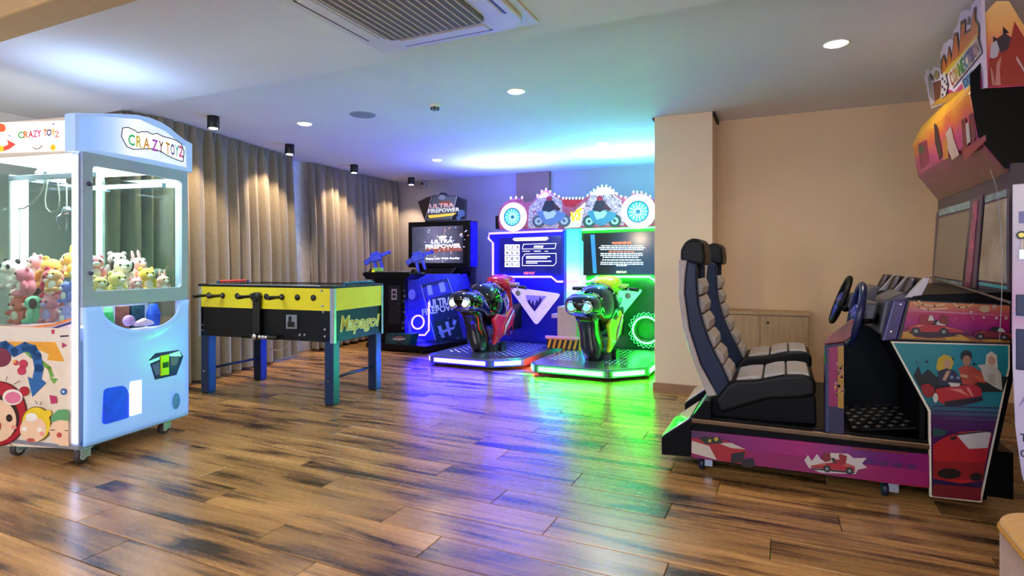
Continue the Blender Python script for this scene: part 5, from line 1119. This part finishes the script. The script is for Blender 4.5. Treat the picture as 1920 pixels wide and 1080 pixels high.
# seats
M_NAV = mat('seat_navy', '#0c1a38', .4, var=.2, scale=8, spec=.3); M_SBLK = mat('seat_black_leather', '#0a0a0c', .5, spec=.25, bump=.1, scale=80); M_PAD = mat('seat_silver_leather', '#a49d98', .42, bump=.12, scale=70); M_EDGE = mat('seat_shell_grey', '#a39a94', .4)
def seat(dy, label):
    ya, yb = Y0+.04, Y0+.46
    prf = lambda px: X3(ya, px)
    off = Vector((.02 if dy else 0, dy, 0))
    def ex(poly, y0_, y1_): return MB().prism([(x+off.x, y0_+dy, z) for x, z in poly], (0, y1_-y0_, 0))
    outer = prf([(1272, 487), (1273, 520), (1273, 559), (1280, 614), (1294, 665), (1313, 712), (1327, 744)]); inner = prf([(1288, 488), (1284, 520), (1282.5, 550), (1292, 619), (1313, 684), (1330, 715), (1345, 742)])
    front = prf([(1306, 496), (1306, 522), (1307, 545), (1310, 573), (1318, 606), (1329, 638), (1341, 665), (1354, 689), (1368, 721)])
    s = ex(outer+inner[::-1], ya, yb).build('seat_shell', M_EDGE, rc, bevel=.008, seg=2); s['label'] = label
    for a, b in ((ya+.004, ya+.06), (yb-.06, yb-.004)): ex(inner+[inner[-1]]+front[::-1], a, b).build('bolster', M_NAV, s, bevel=.012, seg=3)
    core = [(x-.03, z) for x, z in front]; ex(inner+core[::-1], ya+.05, yb-.05).build('back_core', M_SBLK, s)
    hd = prf([(1272, 490), (1273, 468), (1281, 452), (1295, 446), (1310, 447), (1317, 456), (1320, 478), (1319, 498), (1300, 497)])
    ex(hd, ya+.05, yb-.05).build('headrest', M_SBLK, s, bevel=.02, seg=3)
    # quilted back pads
    fr_ = front[1:]; L_ = [0]
    for p, q in zip(fr_, fr_[1:]): L_.append(L_[-1]+math.hypot(q[0]-p[0], q[1]-p[1]))
    def at(t):
        t *= L_[-1]
        for i in range(len(fr_)-1):
            if t <= L_[i+1]+1e-9:
                k = (t-L_[i])/(L_[i+1]-L_[i]); return (fr_[i][0]+(fr_[i+1][0]-fr_[i][0])*k, fr_[i][1]+(fr_[i+1][1]-fr_[i][1])*k)
        return fr_[-1]
    n = 6
    for i in range(n):
        a, b = at((i+.04)/n), at((i+.96)/n); dx, dz = b[0]-a[0], b[1]-a[1]; l = math.hypot(dx, dz); nx, nz = -dz/l, dx/l
        if nx < 0: nx, nz = -nx, -nz
        ex([(a[0]-nx*.02, a[1]-nz*.02), (a[0]+nx*.012, a[1]+nz*.012), ((a[0]+b[0])/2+nx*.026, (a[1]+b[1])/2+nz*.026), (b[0]+nx*.012, b[1]+nz*.012), (b[0]-nx*.02, b[1]-nz*.02)], ya+.064, yb-.064).build('back_pad', M_PAD, s, bevel=.010, seg=3)
    # cushion
    cu = prf([(1340, 752), (1362, 722), (1378, 714), (1420, 712), (1470, 703), (1512, 703), (1530, 716), (1530, 742), (1500, 748), (1440, 750), (1350, 776)])
    c = ex(cu, ya, yb).build('seat_cushion', M_SBLK, rc, bevel=.02, seg=3)
    tp = prf([(1378, 714), (1430, 709), (1474, 702), (1520, 706)])
    for i in range(3):
        (a0, a1), (b0, b1) = tp[i], tp[i+1]
        ex([(a0+.004, a1-.02), (a0+.004, a1+.010), ((a0+b0)/2, (a1+b1)/2+.015), (b0-.004, b1+.010), (b0-.004, b1-.02)], ya+.022, yb-.022).build('cushion_pad', M_PAD, c, bevel=.010, seg=3)
    ex(prf([(1318, 752), (1345, 748), (1530, 745), (1532, 800), (1318, 786)]), ya+.03, yb-.03).build('seat_base', M_RB, rc, bevel=.008)
seat(0, 'near racing seat'); seat(.87, 'far racing seat')
# footwell pillar with art, slanted arm
pq = X3(Y0+.01, [(1546, 648), (1584, 644), (1584, 828), (1546, 824)])
po = MB().pxz([(pq[0][0], .295), (pq[1][0], .295), (pq[1][0], pq[1][1]), (pq[0][0], pq[0][1])], Y0+.01, Y0+.07).build('front_pillar', mat('pillar_navy', '#16184a', .25, coat=.5), rc, bevel=.008)
def pm(a, b): p = onY(a, b, Y0+.009); return (p.x, p.z)
g = PX((0, Y0+.009, 0), (1, 0, 0), (0, 0, 1), pm)
g.p([(1554, 652), (1571, 649), (1571, 762), (1554, 762)], PD('#a8105e')).p([(1571, 649), (1582, 648), (1582, 766), (1571, 766)], PD('#c8961e')).p([(1554, 762), (1582, 766), (1582, 822), (1554, 820)], PD('#2a1a4a'))
rd = random.Random(3)
for i in range(24): g.p(tf(circ(0, 0, 1, 5), rd.uniform(1565, 1581), rd.uniform(680, 740), rd.uniform(1.5, 3.5)), PD(('#2a4a1e', '#e2c43a', '#d87a9a')[i % 3]), False)
g.build('printed_graphic', po)
MB().pxz(X3(Y0+.01, [(1546, 648), (1584, 644), (1612, 622), (1618, 600), (1600, 601), (1553, 634)]), Y0+.05, Y0+.09).build('slanted_arm', mat('arm_orange', '#7a4038', .3, var=.5, scale=14), rc, bevel=.006)
# main front body (black core) and side art panels
lowp = [(1670, 640), (1893, 646), (1893, 690), (1840, 942), (1743, 931), (1741, 772)]; upp = [(1702, 562), (1896, 571), (1896, 646), (1682, 637)]
def core_poly(): return X3(Y0+.02, [(1672, 641), (1700, 565), (1905, 574), (1905, 690), (1850, 938), (1746, 928), (1744, 772)])
MB().pxz(core_poly(), Y0+.024, Y1-.024).build('front_body', M_RB, rc)
lp = MB().pxz(X3(Y0, lowp), Y0-.004, Y0+.02).build('side_panel', mat('panel_edge_cream', '#d8cdb6', .4), rc, bevel=.001)
up_ = MB().pxz(X3(Y0, upp), Y0-.004, Y0+.02).build('side_panel', mat('panel_edge_dark', '#1a0f1a', .4), rc, bevel=.001)
MB().pxz(X3(Y0, lowp), Y1-.02, Y1).build('side_panel', M_RB, rc); MB().pxz(X3(Y0, upp), Y1-.02, Y1).build('side_panel', M_RB, rc)
def pf(a, b): p = onY(a, b, Y0-.005); return (p.x, p.z)
g = PX((0, Y0-.005, 0), (1, 0, 0), (0, 0, 1), pf)
TURQ = grad('sky_turquoise', 'Z', [(0, '#0b1f38'), (.2, '#361246'), (.5, '#421248'), (.62, '#116a72'), (1, '#117884')], .05, .80, .25)
g.p([(1675, 643), (1890, 648), (1890, 688), (1836, 938), (1747, 928), (1745, 770)], TURQ)
g.p([(1712, 705), (1722, 686), (1728, 703), (1740, 692), (1756, 706), (1890, 706), (1880, 735), (1730, 735)], PD('#0e1a18')).ps([circ(1738, 678, 3, 7), circ(1718, 679, 2, 6), circ(1786, 672, 2.5, 7), circ(1868, 682, 3, 7), circ(1826, 683, 3, 7)], PD('#0d2a30'))
g.ps([[(1750, 760+k*9), (1874-k*2, 764+k*9), (1874-k*2, 766+k*9), (1750, 762+k*9)] for k in range(6)], PD('#3c1250'))
# three figures and their car
HRY, SK2 = PD('#d8b41e'), PD('#d2a07a')
g.p([(1755, 690), (1758, 672), (1770, 664), (1782, 668), (1788, 680), (1782, 694), (1760, 697)], HRY).p(circ(1776, 682, 7, 12, 9), SK2).p([(1758, 696), (1774, 690), (1790, 695), (1804, 714), (1798, 722), (1760, 722)], PD('#26264a')).p([(1766, 712), (1774, 696), (1782, 694), (1778, 704), (1772, 714)], SK2).ps([circ(1784, 707, 3), circ(1796, 708, 3)], PD('#8a9ac0'))
g.p(circ(1811, 668, 11, 14, 12), PD('#140d0d')).p(circ(1812, 676, 8, 12, 10), PD('#b07a58')).p([(1796, 690), (1806, 685), (1822, 686), (1838, 696), (1854, 714), (1846, 718), (1832, 716), (1824, 722), (1804, 720)], PD('#c0401a')).p([(1800, 700), (1816, 704), (1812, 708), (1800, 706)], SK2).p([(1820, 700), (1838, 706), (1850, 716), (1836, 714)], PD('#e06028'))
g.p([(1846, 690), (1848, 664), (1858, 658), (1868, 666), (1870, 690), (1860, 684)], PD('#e6dcc4')).p(circ(1858, 676, 7, 12, 9), SK2).p([(1832, 684), (1850, 682), (1866, 686), (1876, 700), (1878, 732), (1862, 724), (1844, 712), (1838, 692)], PD('#d6ccba')).p([(1850, 700), (1864, 702), (1866, 722), (1852, 716)], PD('#bcae9a'))
g.p([(1726, 722), (1740, 718), (1752, 728), (1750, 742), (1738, 745), (1728, 736)], PD('#a8161c')).p([(1750, 742), (1755, 728), (1790, 722), (1830, 721), (1838, 728), (1840, 740), (1815, 750), (1790, 755), (1765, 756)], PD('#c81a1e')).p([(1770, 752), (1840, 742), (1842, 750), (1800, 760), (1770, 760)], PD('#1a0a18')).ps([[(1776, 728), (1800, 728), (1816, 742), (1796, 734)], [(1810, 726), (1816, 726), (1824, 742), (1820, 742)]], PD('#f08a7a')).p(circ(1753, 745, 5, 12, 9), PD('#e0dccc')).p([(1776, 716), (1800, 718), (1796, 724), (1782, 724)], PD('#e8d8cc'))
# large car at the bottom
g.p([(1748, 800), (1775, 806), (1770, 815), (1748, 818)], PD('#1c4a4a')).p([(1748, 832), (1770, 818), (1800, 808), (1838, 806), (1858, 812), (1850, 850), (1838, 900), (1800, 905), (1748, 895)], PD('#c0101c')).p([(1790, 812), (1838, 806), (1856, 810), (1850, 838), (1815, 840)], PD('#d8ccc8')).p([(1788, 812), (1850, 805), (1850, 808), (1790, 815)], PD('#20141a')).p([(1779, 818), (1792, 816), (1790, 824), (1782, 824)], PD('#3a0a10')).p([(1748, 862), (1846, 866), (1840, 900), (1748, 893)], PD('#9a0c16')).p(circ(1778, 886, 22, 16, 10), PD('#14060a')).p(circ(1828, 892, 12, 12, 8), PD('#14060a')).p([(1748, 905), (1838, 912), (1836, 937), (1747, 928)], PD('#7a0a1e'))
g.build('printed_graphic', lp)
g = PX((0, Y0-.005, 0), (1, 0, 0), (0, 0, 1), pf)
UPG = grad('sunset_print', 'Z', [(0, '#a06a14'), (.16, '#50123a'), (.4, '#8c0a60'), (.66, '#a02254'), (1, '#c07a3a')], .79, .97, .25)
g.p([(1706, 565), (1893, 573), (1893, 643), (1689, 635)], UPG)
for pts in ([(1714, 566), (1722, 576), (1740, 580), (1776, 578)], [(1722, 564), (1730, 571), (1752, 574), (1772, 570)], [(1788, 569), (1798, 576), (1812, 576), (1824, 570)]): g.ps(stroke(pts, 3.2), PD('#e8c486'))
g.p(circ(1846, 579, 10, 16, 6.5), PD('#e0be90')).ps([circ(1864, 575, 4), circ(1820, 585, 3), circ(1868, 596, 3), circ(1844, 595, 2.5), circ(1886, 596, 3)], PD('#e8c0b0'))
g.ps([s_ for q in ([(1702, 582), (1892, 592)], [(1706, 578), (1760, 584), (1830, 588)], [(1820, 588), (1826, 600)], [(1793, 595), (1787, 603)]) for s_ in stroke(q, 1)], PD('#e8a0b8'))
g.ps([[(1692, 622), (1706, 620), (1716, 634), (1692, 633)], [(1770, 632), (1800, 626), (1820, 638), (1775, 638)], [(1840, 636), (1880, 636), (1880, 641), (1845, 641)]], PD('#d89a1e')).ps([[(1708, 628), (1770, 625), (1800, 630), (1740, 634)]], PD('#3a0a2a'))
car_side(g, mapper(1754, 627, 52, 36, .02)); car_side(g, mapper(1868, 636, 44, 30, .03), '#8a1420', '#c04a40', False)
g.build('printed_graphic', up_)
# footwell: sloping tread plate with raised diamonds
tp = MB().prism([(.33, Y0+.09, .300), (.60, Y0+.09, .345), (.60, Y1-.09, .345), (.33, Y1-.09, .300)], (0, 0, .006)).build('tread_plate', mat('tread_black', '#08080a', .4, .3), rc)
dm = MB()
for i in range(5):
    for j in range(16 if i < 9 else 0):
        x = .345+.052*i+(.026 if j % 2 else 0); y = Y0+.13+j*.075; z = .306+(x-.33)*.1667
        if x < .585: dm.add([(x-.018, y, z), (x, y-.028, z+.002), (x+.018, y, z+.005), (x, y+.028, z+.002), (x, y, z+.010)], [(0, 1, 4), (1, 2, 4), (2, 3, 4), (3, 0, 4)])
dd = dm.build('tread_diamond', mat('tread_steel', '#85858a', .3, .8), tp); dd['kind'] = 'stuff'
MB().pxz([(.27, .31), (.80, .31), (.80, .80), (.42, .86), (.30, .74)], 3.86, 3.90).build('center_divider', M_RB, rc, bevel=.004)
MB().box(.60, .62, Y0+.03, Y1-.03, .31, .80).build('kick_wall', M_RB, rc)
# dash: one console and wheel per unit
M_CONS = mat('console_grey', '#4c4c54', .4, .2)
for k, dy in enumerate((0, .87)):
    yc = Y0+.25+dy; dx = .01 if k else 0
    MB().prism([(x+dx, yc-.17, z) for x, z in ((.44, .80), (.49, .76), (.58, .78), (.60, .97), (.54, 1.01), (.47, .97))], (0, .34, 0)).build('dash', M_CONS, rc, bevel=.012)
    MB().prism([(x+dx, yc-.13, z) for x, z in ((.37, .84), (.42, .82), (.45, .95), (.40, .95))], (0, .26, 0)).build('console', M_CONS, rc, bevel=.012)
    wc = Vector((.352+dx, yc-(.07 if k == 0 else 0), .885+.02*k)); tl = R(11 if k == 0 else 20); ax = Vector((-math.cos(tl), 0, math.sin(tl)))
    q = ax.to_track_quat('Z', 'Y')
    def wp_(r, a, h=0): return wc+q @ Vector((r*math.cos(a), r*math.sin(a), h))
    sw = MB().tube([wp_(.155, 2*math.pi*i/36) for i in range(36)], .017, 10, True).build('steering_wheel', mat('wheel_rim_blue', '#101d4a', .3) if k == 0 else M_SBLK, rc, smooth=True)
    MB().lathe([(.05, -.012), (.052, .008), (.03, .018)], 18, wc, ax).build('wheel_hub', mat('hub_blue', '#1c2f8a', .3, var=.3), sw, smooth=True)
    for a in (0, math.pi, math.pi*1.5): MB().tube([wp_(.04, a), wp_(.145, a)], [.022, .014], 8).build('wheel_spoke', mat('spoke_blue', '#2434a0', .3), sw, smooth=True)
    MB().tube([wc-ax*.01, wc-ax*.13], .028, 12).build('steering_column', M_RB, rc, smooth=True)
    MB().tube([(.42+dx, yc-.16, .86), (.37+dx, yc-.2, .86)], .012).ell((.36+dx, yc-.205, .86), (.02, .02, .02), 10, 8).build('gear_lever', M_RB, rc, smooth=True)
for px, py in ((1685, 570), (1672, 619)):
    p = onY(px, py, Y0+.2); 
MB().pxz(X3(Y0, [(1654, 640), (1676, 563), (1702, 562), (1682, 637)]), Y0, Y0+.06).build('purple_cheek', M_PURP, rc, bevel=.006)
for px, py in ((1689, 571), (1671, 622)): p = onY(px, py, Y0); MB().ell((p.x, Y0-.001, p.z), (.006, .003, .006), 8, 6).build('bolt', M_CHR, rc)
# speaker bar along the dash top and black slope up to the screens
MB().pxz([(.55, .96), (.95, .96), (.95, 1.02), (.64, 1.0), (.58, .99)], Y0+.03, Y1-.03).build('dash_top', M_RB, rc, bevel=.004)
for k in range(3):
    y0_ = Y0+.09+k*.40
    b_ = MB().prism([(.575, y0_, .985), (.60, y0_, .985), (.64, y0_, 1.075), (.615, y0_, 1.075)], (0, .33, 0)).build('speaker_box', M_RB, rc, bevel=.004)
    MB().lathe([(.045, 0), (.042, .010), (.015, .004)], 18, (.592, y0_+.10, 1.035), (-.93, 0, .36)).build('speaker_cone', mat('cone_grey', '#5a5560', .4, .3), b_, smooth=True)
    MB().prism([(.545, y0_-.035, .98), (.61, y0_-.035, .98), (.65, y0_-.035, 1.075), (.625, y0_-.035, 1.085)], (0, .03, 0)).build('speaker_bracket', mat('bracket_silver', '#a49a9c', .35, .5), rc, bevel=.004)
MB().tube([onX(1745, 520, .93), onX(1893, 567, .80)], .006).build('trim_wire', mat('trim_dark', '#4a4a4c', .3, .6), rc)
MB().tube([onX(1857, 318, .80), onX(1868, 350, .80), onX(1874, 400, .79), onX(1880, 470, .76), onX(1878, 560, .75), onX(1874, 640, .75)], .0013, 6).build('hanging_cord', mat('clear_cord', '#8d8d96', .3), rc, smooth=True)
# screen tower
XS = .94
def sx3(a, b): p = onX(a, b, XS); return (p.y, p.z)
tw = MB().box(XS+.002, XS+.25, Y0+.03, Y1, .95, 1.60).build('screen_tower', mat('tower_mauve', '#3a3038', .4), rc)
def xpoly(px, d0, d1, name, m, par): return MB().pyz([sx3(*q) for q in px], XS+d0, XS+d1).build(name, m, par, bevel=.001)
M_MIR = mat('screen_glass_grey', '#58504a', .12, .1, coat=.6, var=.1, scale=2)
xpoly([(1757, 398), (1826, 372), (1811, 545), (1748, 532)], -.004, .003, 'screen_frame', mat('frame_mauve', '#54424e', .4), tw)
xpoly([(1764, 409), (1822, 395), (1808, 527), (1753, 518)], -.008, -.0035, 'screen', M_MIR, tw)
xpoly([(1764, 393), (1823, 376), (1822, 390), (1763, 405)], -.008, -.0035, 'light_strip', mat('strip_teal', '#6f8a90', .25, var=.4, scale=20), tw)
xpoly([(1753, 520), (1808, 530), (1807, 536), (1752, 525)], -.008, -.0035, 'light_strip', mat('strip_teal', '#6f8a90'), tw)
xpoly([(1824, 374), (1848, 365), (1834, 546), (1812, 545)], -.012, -.004, 'center_strip', mat('frame_mauve', '#54424e'), tw)
cs_ = xpoly([(1832, 378), (1841, 375), (1826, 540), (1815, 541)], -.016, -.011, 'art_strip', mat('art_strip_print', '#8a3a5e', .3, var=.7, scale=14), tw)
xpoly([(1849, 366), (1893, 352), (1893, 553), (1836, 546)], -.004, .003, 'screen_frame', mat('frame_mauve', '#54424e'), tw)
xpoly([(1850, 384), (1890, 372), (1890, 532), (1838, 525)], -.008, -.0035, 'screen', mat('screen_film', '#8a8378', .2, .2, coat=.5, var=.6, scale=5), tw)
xpoly([(1850, 368), (1890, 355), (1890, 368), (1850, 380)], -.008, -.0035, 'light_strip', mat('strip_teal', '#6f8a90'), tw)
xpoly([(1838, 529), (1890, 537), (1890, 543), (1838, 535)], -.008, -.0035, 'light_strip', mat('strip_cyan', '#3f9aa6', .25), tw)
# header: faceted bulge, topper boards
YE, YN = 4.62, 3.34
A_, B_, C_ = (.828, 1.73), (.799, 1.94), (.85, 2.06); D_ = (1.19, 2.06); E_ = (1.19, 1.56); F_ = (.94, 1.56)
sec = [A_, B_, C_, D_, E_, F_]
HD = grad('header_print', 'Z', [(0, '#6a3a2a'), (.3, '#8a2a4e'), (.55, '#b02a6e'), (.75, '#d0602a'), (1, '#f0b41e')], 1.6, 2.06, .25, noise=.12)
hd = MB().pxz(sec, YN+.004, YE).build('header', HD, rc, bevel=.004)
MB().pxz([(.80, 2.03), (.845, 2.085), (1.19, 2.085), (1.19, 1.62), (.93, 1.58), (.832, 1.735), (.803, 1.94)], YN-.004, YN+.002).build('header_side', M_RB, rc)
# art on the front facets
def facet(p, q):
    p3, q3 = Vector((p[0], 0, p[1])), Vector((q[0], 0, q[1])); v = (q3-p3).normalized(); n = Vector((0, -1, 0)).cross(v); o = p3
    def mp(a, b):
        c = Vector((0, 0, CAM_H)); d = ray(a, b); t = (o-c).dot(n)/d.dot(n); w_ = c+d*t-o; return (-w_.y, w_.dot(v))
    return PX(o, (0, -1, 0), v, mp)
g = facet(B_, C_) ; g2 = facet(A_, B_)
rd = random.Random(11)
g2.ps([[(1722, 270), (1738, 262), (1742, 305), (1726, 318)]], PD('#b02a5a')).ps([circ(1728, 280, 6, 9, 9)], PD('#5a6a3a'))
g2.p([(1752, 230), (1758, 236), (1768, 290), (1762, 300), (1754, 268)], PD('#3a1a22')).p([(1774, 250), (1784, 236), (1790, 262), (1800, 290), (1786, 300), (1778, 280)], PD('#e6c8c0')).p([(1768, 262), (1776, 255), (1780, 296), (1770, 300)], PD('#e08a3a')).ps([[(1804, 225), (1812, 220), (1818, 270), (1808, 285)], [(1818, 215), (1826, 210), (1832, 255), (1824, 270)]], PD('#8a1a26')).ps([[(1812, 232), (1818, 228), (1822, 265), (1815, 270)]], PD('#e8dcd0')).p([(1806, 282), (1850, 252), (1852, 262), (1812, 300)], PD('#b8343a'))
g2.build('printed_graphic', hd)
XT = .84
def tpx(a, b): p = onX(a, b, XT); return (-p.y, p.z)
to = [(1746, 204), (1733, 145), (1738, 129), (1746, 134), (1752, 125), (1760, 128), (1766, 138), (1763, 100), (1769, 82), (1776, 78), (1782, 72), (1787, 75), (1788, 58), (1796, 44), (1800, 25), (1810, 18), (1820, 22), (1822, 8), (1832, -4), (1840, -4), (1846, 165), (1800, 180)]
tb_ = MB().pyz([(-u_, v_) for u_, v_ in (tpx(*q) for q in to)], XT, XT+.012).build('topper_board', mat('topper_lilac', '#cbbcd0', .35, var=.05), rc)
g = PX((XT-.0005, 0, 0), (0, -1, 0), (0, 0, 1), tpx)
g.p([(1752, 195), (1764, 160), (1790, 172), (1838, 120), (1843, 165), (1800, 178)], PD('#d8467a')).p([(1745, 200), (1765, 180), (1800, 170), (1838, 166), (1838, 172), (1760, 196)], PD('#e8a82a'))
g.ps([[(1740, 140), (1746, 150), (1752, 190), (1744, 180)]], PD('#b0a8a0')).ps([circ(1757, 140, 5, 12, 9)], PD('#a89a6a')).p([(1750, 155), (1764, 150), (1766, 180), (1754, 190)], PD('#7a3a22')).p([(1744, 136), (1750, 142), (1752, 152), (1746, 148)], PD('#3a2a2a'))
# flame lettering
g.p([(1766, 138), (1766, 112), (1772, 100), (1776, 118), (1781, 84), (1786, 106), (1791, 62), (1797, 60), (1801, 96), (1803, 40), (1812, 34), (1812, 60), (1822, 52), (1828, 14), (1832, 12), (1831, 36), (1838, 46), (1838, 72), (1786, 132), (1772, 145)], PD('#4a1d14')).p([(1768, 136), (1769, 114), (1772, 106), (1776, 126), (1782, 92), (1786, 116), (1792, 68), (1796, 66), (1800, 106), (1805, 46), (1811, 42), (1811, 66), (1822, 58), (1829, 20), (1830, 38), (1836, 50), (1836, 72), (1785, 130), (1774, 142)], PD('#e8761e')).p([(1770, 136), (1776, 130), (1785, 118), (1800, 106), (1822, 78), (1835, 62), (1836, 72), (1785, 130), (1774, 142)], PD('#f6c81e')).p([(1817, 32), (1820, 30), (1820, 46), (1816, 46)], PD('#8a7a4a'))
g.p([(1768, 140), (1774, 134), (1780, 160), (1775, 180), (1766, 184)], PD('#efe6ea')).ps([[(1768+(k % 3)*4, 146+k*5), (1771+(k % 3)*4, 144+k*5), (1772+(k % 3)*4, 149+k*5), (1769+(k % 3)*4, 151+k*5)] for k in range(7)], PD('#3a2a5a'))
g.p([(1780, 137), (1836, 68), (1844, 98), (1788, 166)], PD('#f6e8d8'))
word = 'CONNECTION'; cc = ('#a83a2a', '#c87a2a', '#c8b41e', '#6aae2a', '#2a9a5a', '#2a8ac0', '#2a3aa0', '#3a2a8a', '#7a2a8a', '#9a2a5a')
for i, ch in enumerate(word): text_geo(ch, .03)
for i, ch in enumerate(word):
    t0, t1 = (i+.06)/10, (i+.94)/10
    bl = (1788+(1842-1788)*t0, 164+(98-164)*t0); br = (1788+54*t1, 164-66*t1); tl = (1782+(1837-1782)*t0, 138+(72-138)*t0); tr_ = (1782+55*t1, 138-66*t1)
    g.tq(ch, bl, br, tr_, tl, PD(cc[i]), bold=.03)
g.p([(1808, 150), (1830, 126), (1838, 152), (1834, 156), (1814, 169)], PD('#f0eef2')).p([(1810, 150), (1829, 130), (1836, 150), (1815, 166)], PD('#5ab0d8')).tq('DX', (1815, 164), (1835, 148), (1829, 132), (1811, 150), PD('#1a4a8a'), bold=.03)
g.build('printed_graphic', tb_)
def sdx(a, b): p = onY(a, b, YN-.006); return (p.x, p.z)
so = [(1842, 166), (1842, 30), (1868, 0), (1892, 0), (1915, 40), (1945, 90), (1945, 160)]
so = [(a, max(b, 2)) for a, b in so]
st_ = MB().pxz([sdx(*q) for q in so], YN-.006, YN+.004).build('side_topper', grad('topper_sunset', 'Z', [(0, '#c03a6a'), (.3, '#d8606a'), (.65, '#e8a860'), (1, '#ecc07a')], 2.0, 2.35, .3), rc)
def sdx2(a, b): p = onY(a, b, YN-.0065); return (p.x, p.z)
g = PX((0, YN-.0065, 0), (1, 0, 0), (0, 0, 1), sdx2)
g.p([(1854, 162), (1855, 110), (1864, 75), (1884, 62), (1896, 70), (1902, 40), (1920, 70), (1945, 110), (1945, 160)], PD('#c03a2a')).p([(1856, 108), (1858, 84), (1868, 74), (1876, 86), (1870, 106), (1862, 110)], PD('#e8e2f0')).p([(1868, 76), (1884, 62), (1896, 72), (1890, 92), (1876, 100)], PD('#4a3a4a')).ps([[(1866, 160), (1868, 120), (1878, 104), (1874, 130), (1876, 160)], [(1856, 125), (1860, 130), (1866, 160), (1860, 160)]], PD('#f0a090')).ps([[(1906, 105), (1920, 130), (1920, 136), (1905, 112)]], PD('#f0d8d0')).p([(1862, 80), (1862, 68), (1870, 74)], PD('#2a1a2a')).p([(1880, 64), (1880, 50), (1892, 62)], PD('#2a1a2a'))
g.build('printed_graphic', st_)
# ================================================================== TOKEN CHANGER (cut by the right edge)
TK = Frame((.80, 2.80, 0), R(-17)); tk = thing('token_changer', 'pale lilac token changer machine at the right edge', 'token machine', TK.o, TK.a, local=True)
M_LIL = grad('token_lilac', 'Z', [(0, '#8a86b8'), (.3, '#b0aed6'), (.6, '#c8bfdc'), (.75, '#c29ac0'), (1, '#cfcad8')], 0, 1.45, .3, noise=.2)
pf_ = [(0.002, 1.45), (0, .92), (.002, .75), (.010, .52), (.028, .35), (.07, .15), (.10, .02), (.5, .02), (.5, 1.45)]
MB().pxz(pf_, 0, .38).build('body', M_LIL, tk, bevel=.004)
MB().box(.14, .49, .02, .36, 0, .021).build('plinth', M_BLK, tk)
for a_, b_, n_ in ((.745, .90, 'coin_tray'), (.95, 1.03, 'coin_slot')): MB().box(.012, .055, -.008, .006, a_, b_).build(n_, mat('slot_navy', '#1a1f4a', .3), tk, bevel=.003)
MB().lathe([(.014, 0), (.016, .010)], 14, (.028, -.001, 1.255), (0, -1, 0)).build('lock', M_BLK, tk); MB().lathe([(.009, .009), (.009, .013)], 12, (.028, -.001, 1.255), (0, -1, 0)).build('lock_face', mat('brass', '#b09a4a', .3, .8), tk)
MB().tube([(.030, -.014, 1.24), (.030, -.014, 1.20)], .003).box(.022, .038, -.018, -.012, 1.165, 1.20).build('key', M_CHR, tk)
g = Print((0, -.0005, 0), (1, 0, 0), (0, 0, 1)); DKT = P('#2a2440')
g.text('TOKEN', .024, .475, .13, .505, DKT, bold=.02).text('CHANGER', .024, .415, .17, .445, DKT, bold=.02).poly([(.02, 1.30), (.05, 1.30), (.05, 1.345), (.02, 1.345)], P('#6a62a0')).poly([(.0, .95), (.09, .93), (.20, 1.1), (.20, 1.2)], P('#a9a4cc')).poly([(.018, .60), (.04, .66), (.06, .68), (.03, .62)], P('#8a6aa8'))
g.build('printed_sign', tk)
# ================================================================== OTTOMAN
ot = thing('ottoman', 'mustard topped tan upholstered ottoman at the lower right corner', 'ottoman', (.82, 1.84, 0))
pl2 = rrect(.56, 1.54, 1.19, 2.16, .12, 8)
MB().pxy(pl2, .03, .40).build('body', mat('ottoman_tan', '#a8845e', .8, bump=.15, scale=90, sheen=.3), ot, bevel=.02, seg=3)
MB().pxy([(.8875+(x-.8875)*1.0, 1.825+(y-1.825)*1.0) for x, y in pl2], .40, .425).build('cushion', mat('ottoman_mustard', '#c08a14', .75, bump=.15, scale=90, sheen=.3), ot, bevel=.012, seg=3)
MB().tube([(x, y, .402) for x, y in pl2], .006, 8, True).build('piping', mat('ottoman_piping', '#b07c18', .7), ot, smooth=True)
for x, y in ((.68, 1.62), (1.1, 1.62), (.68, 2.03), (1.1, 2.03)): MB().lathe([(.02, 0), (.025, .032)], 12, (x, y, 0)).build('foot', M_BLK, ot)
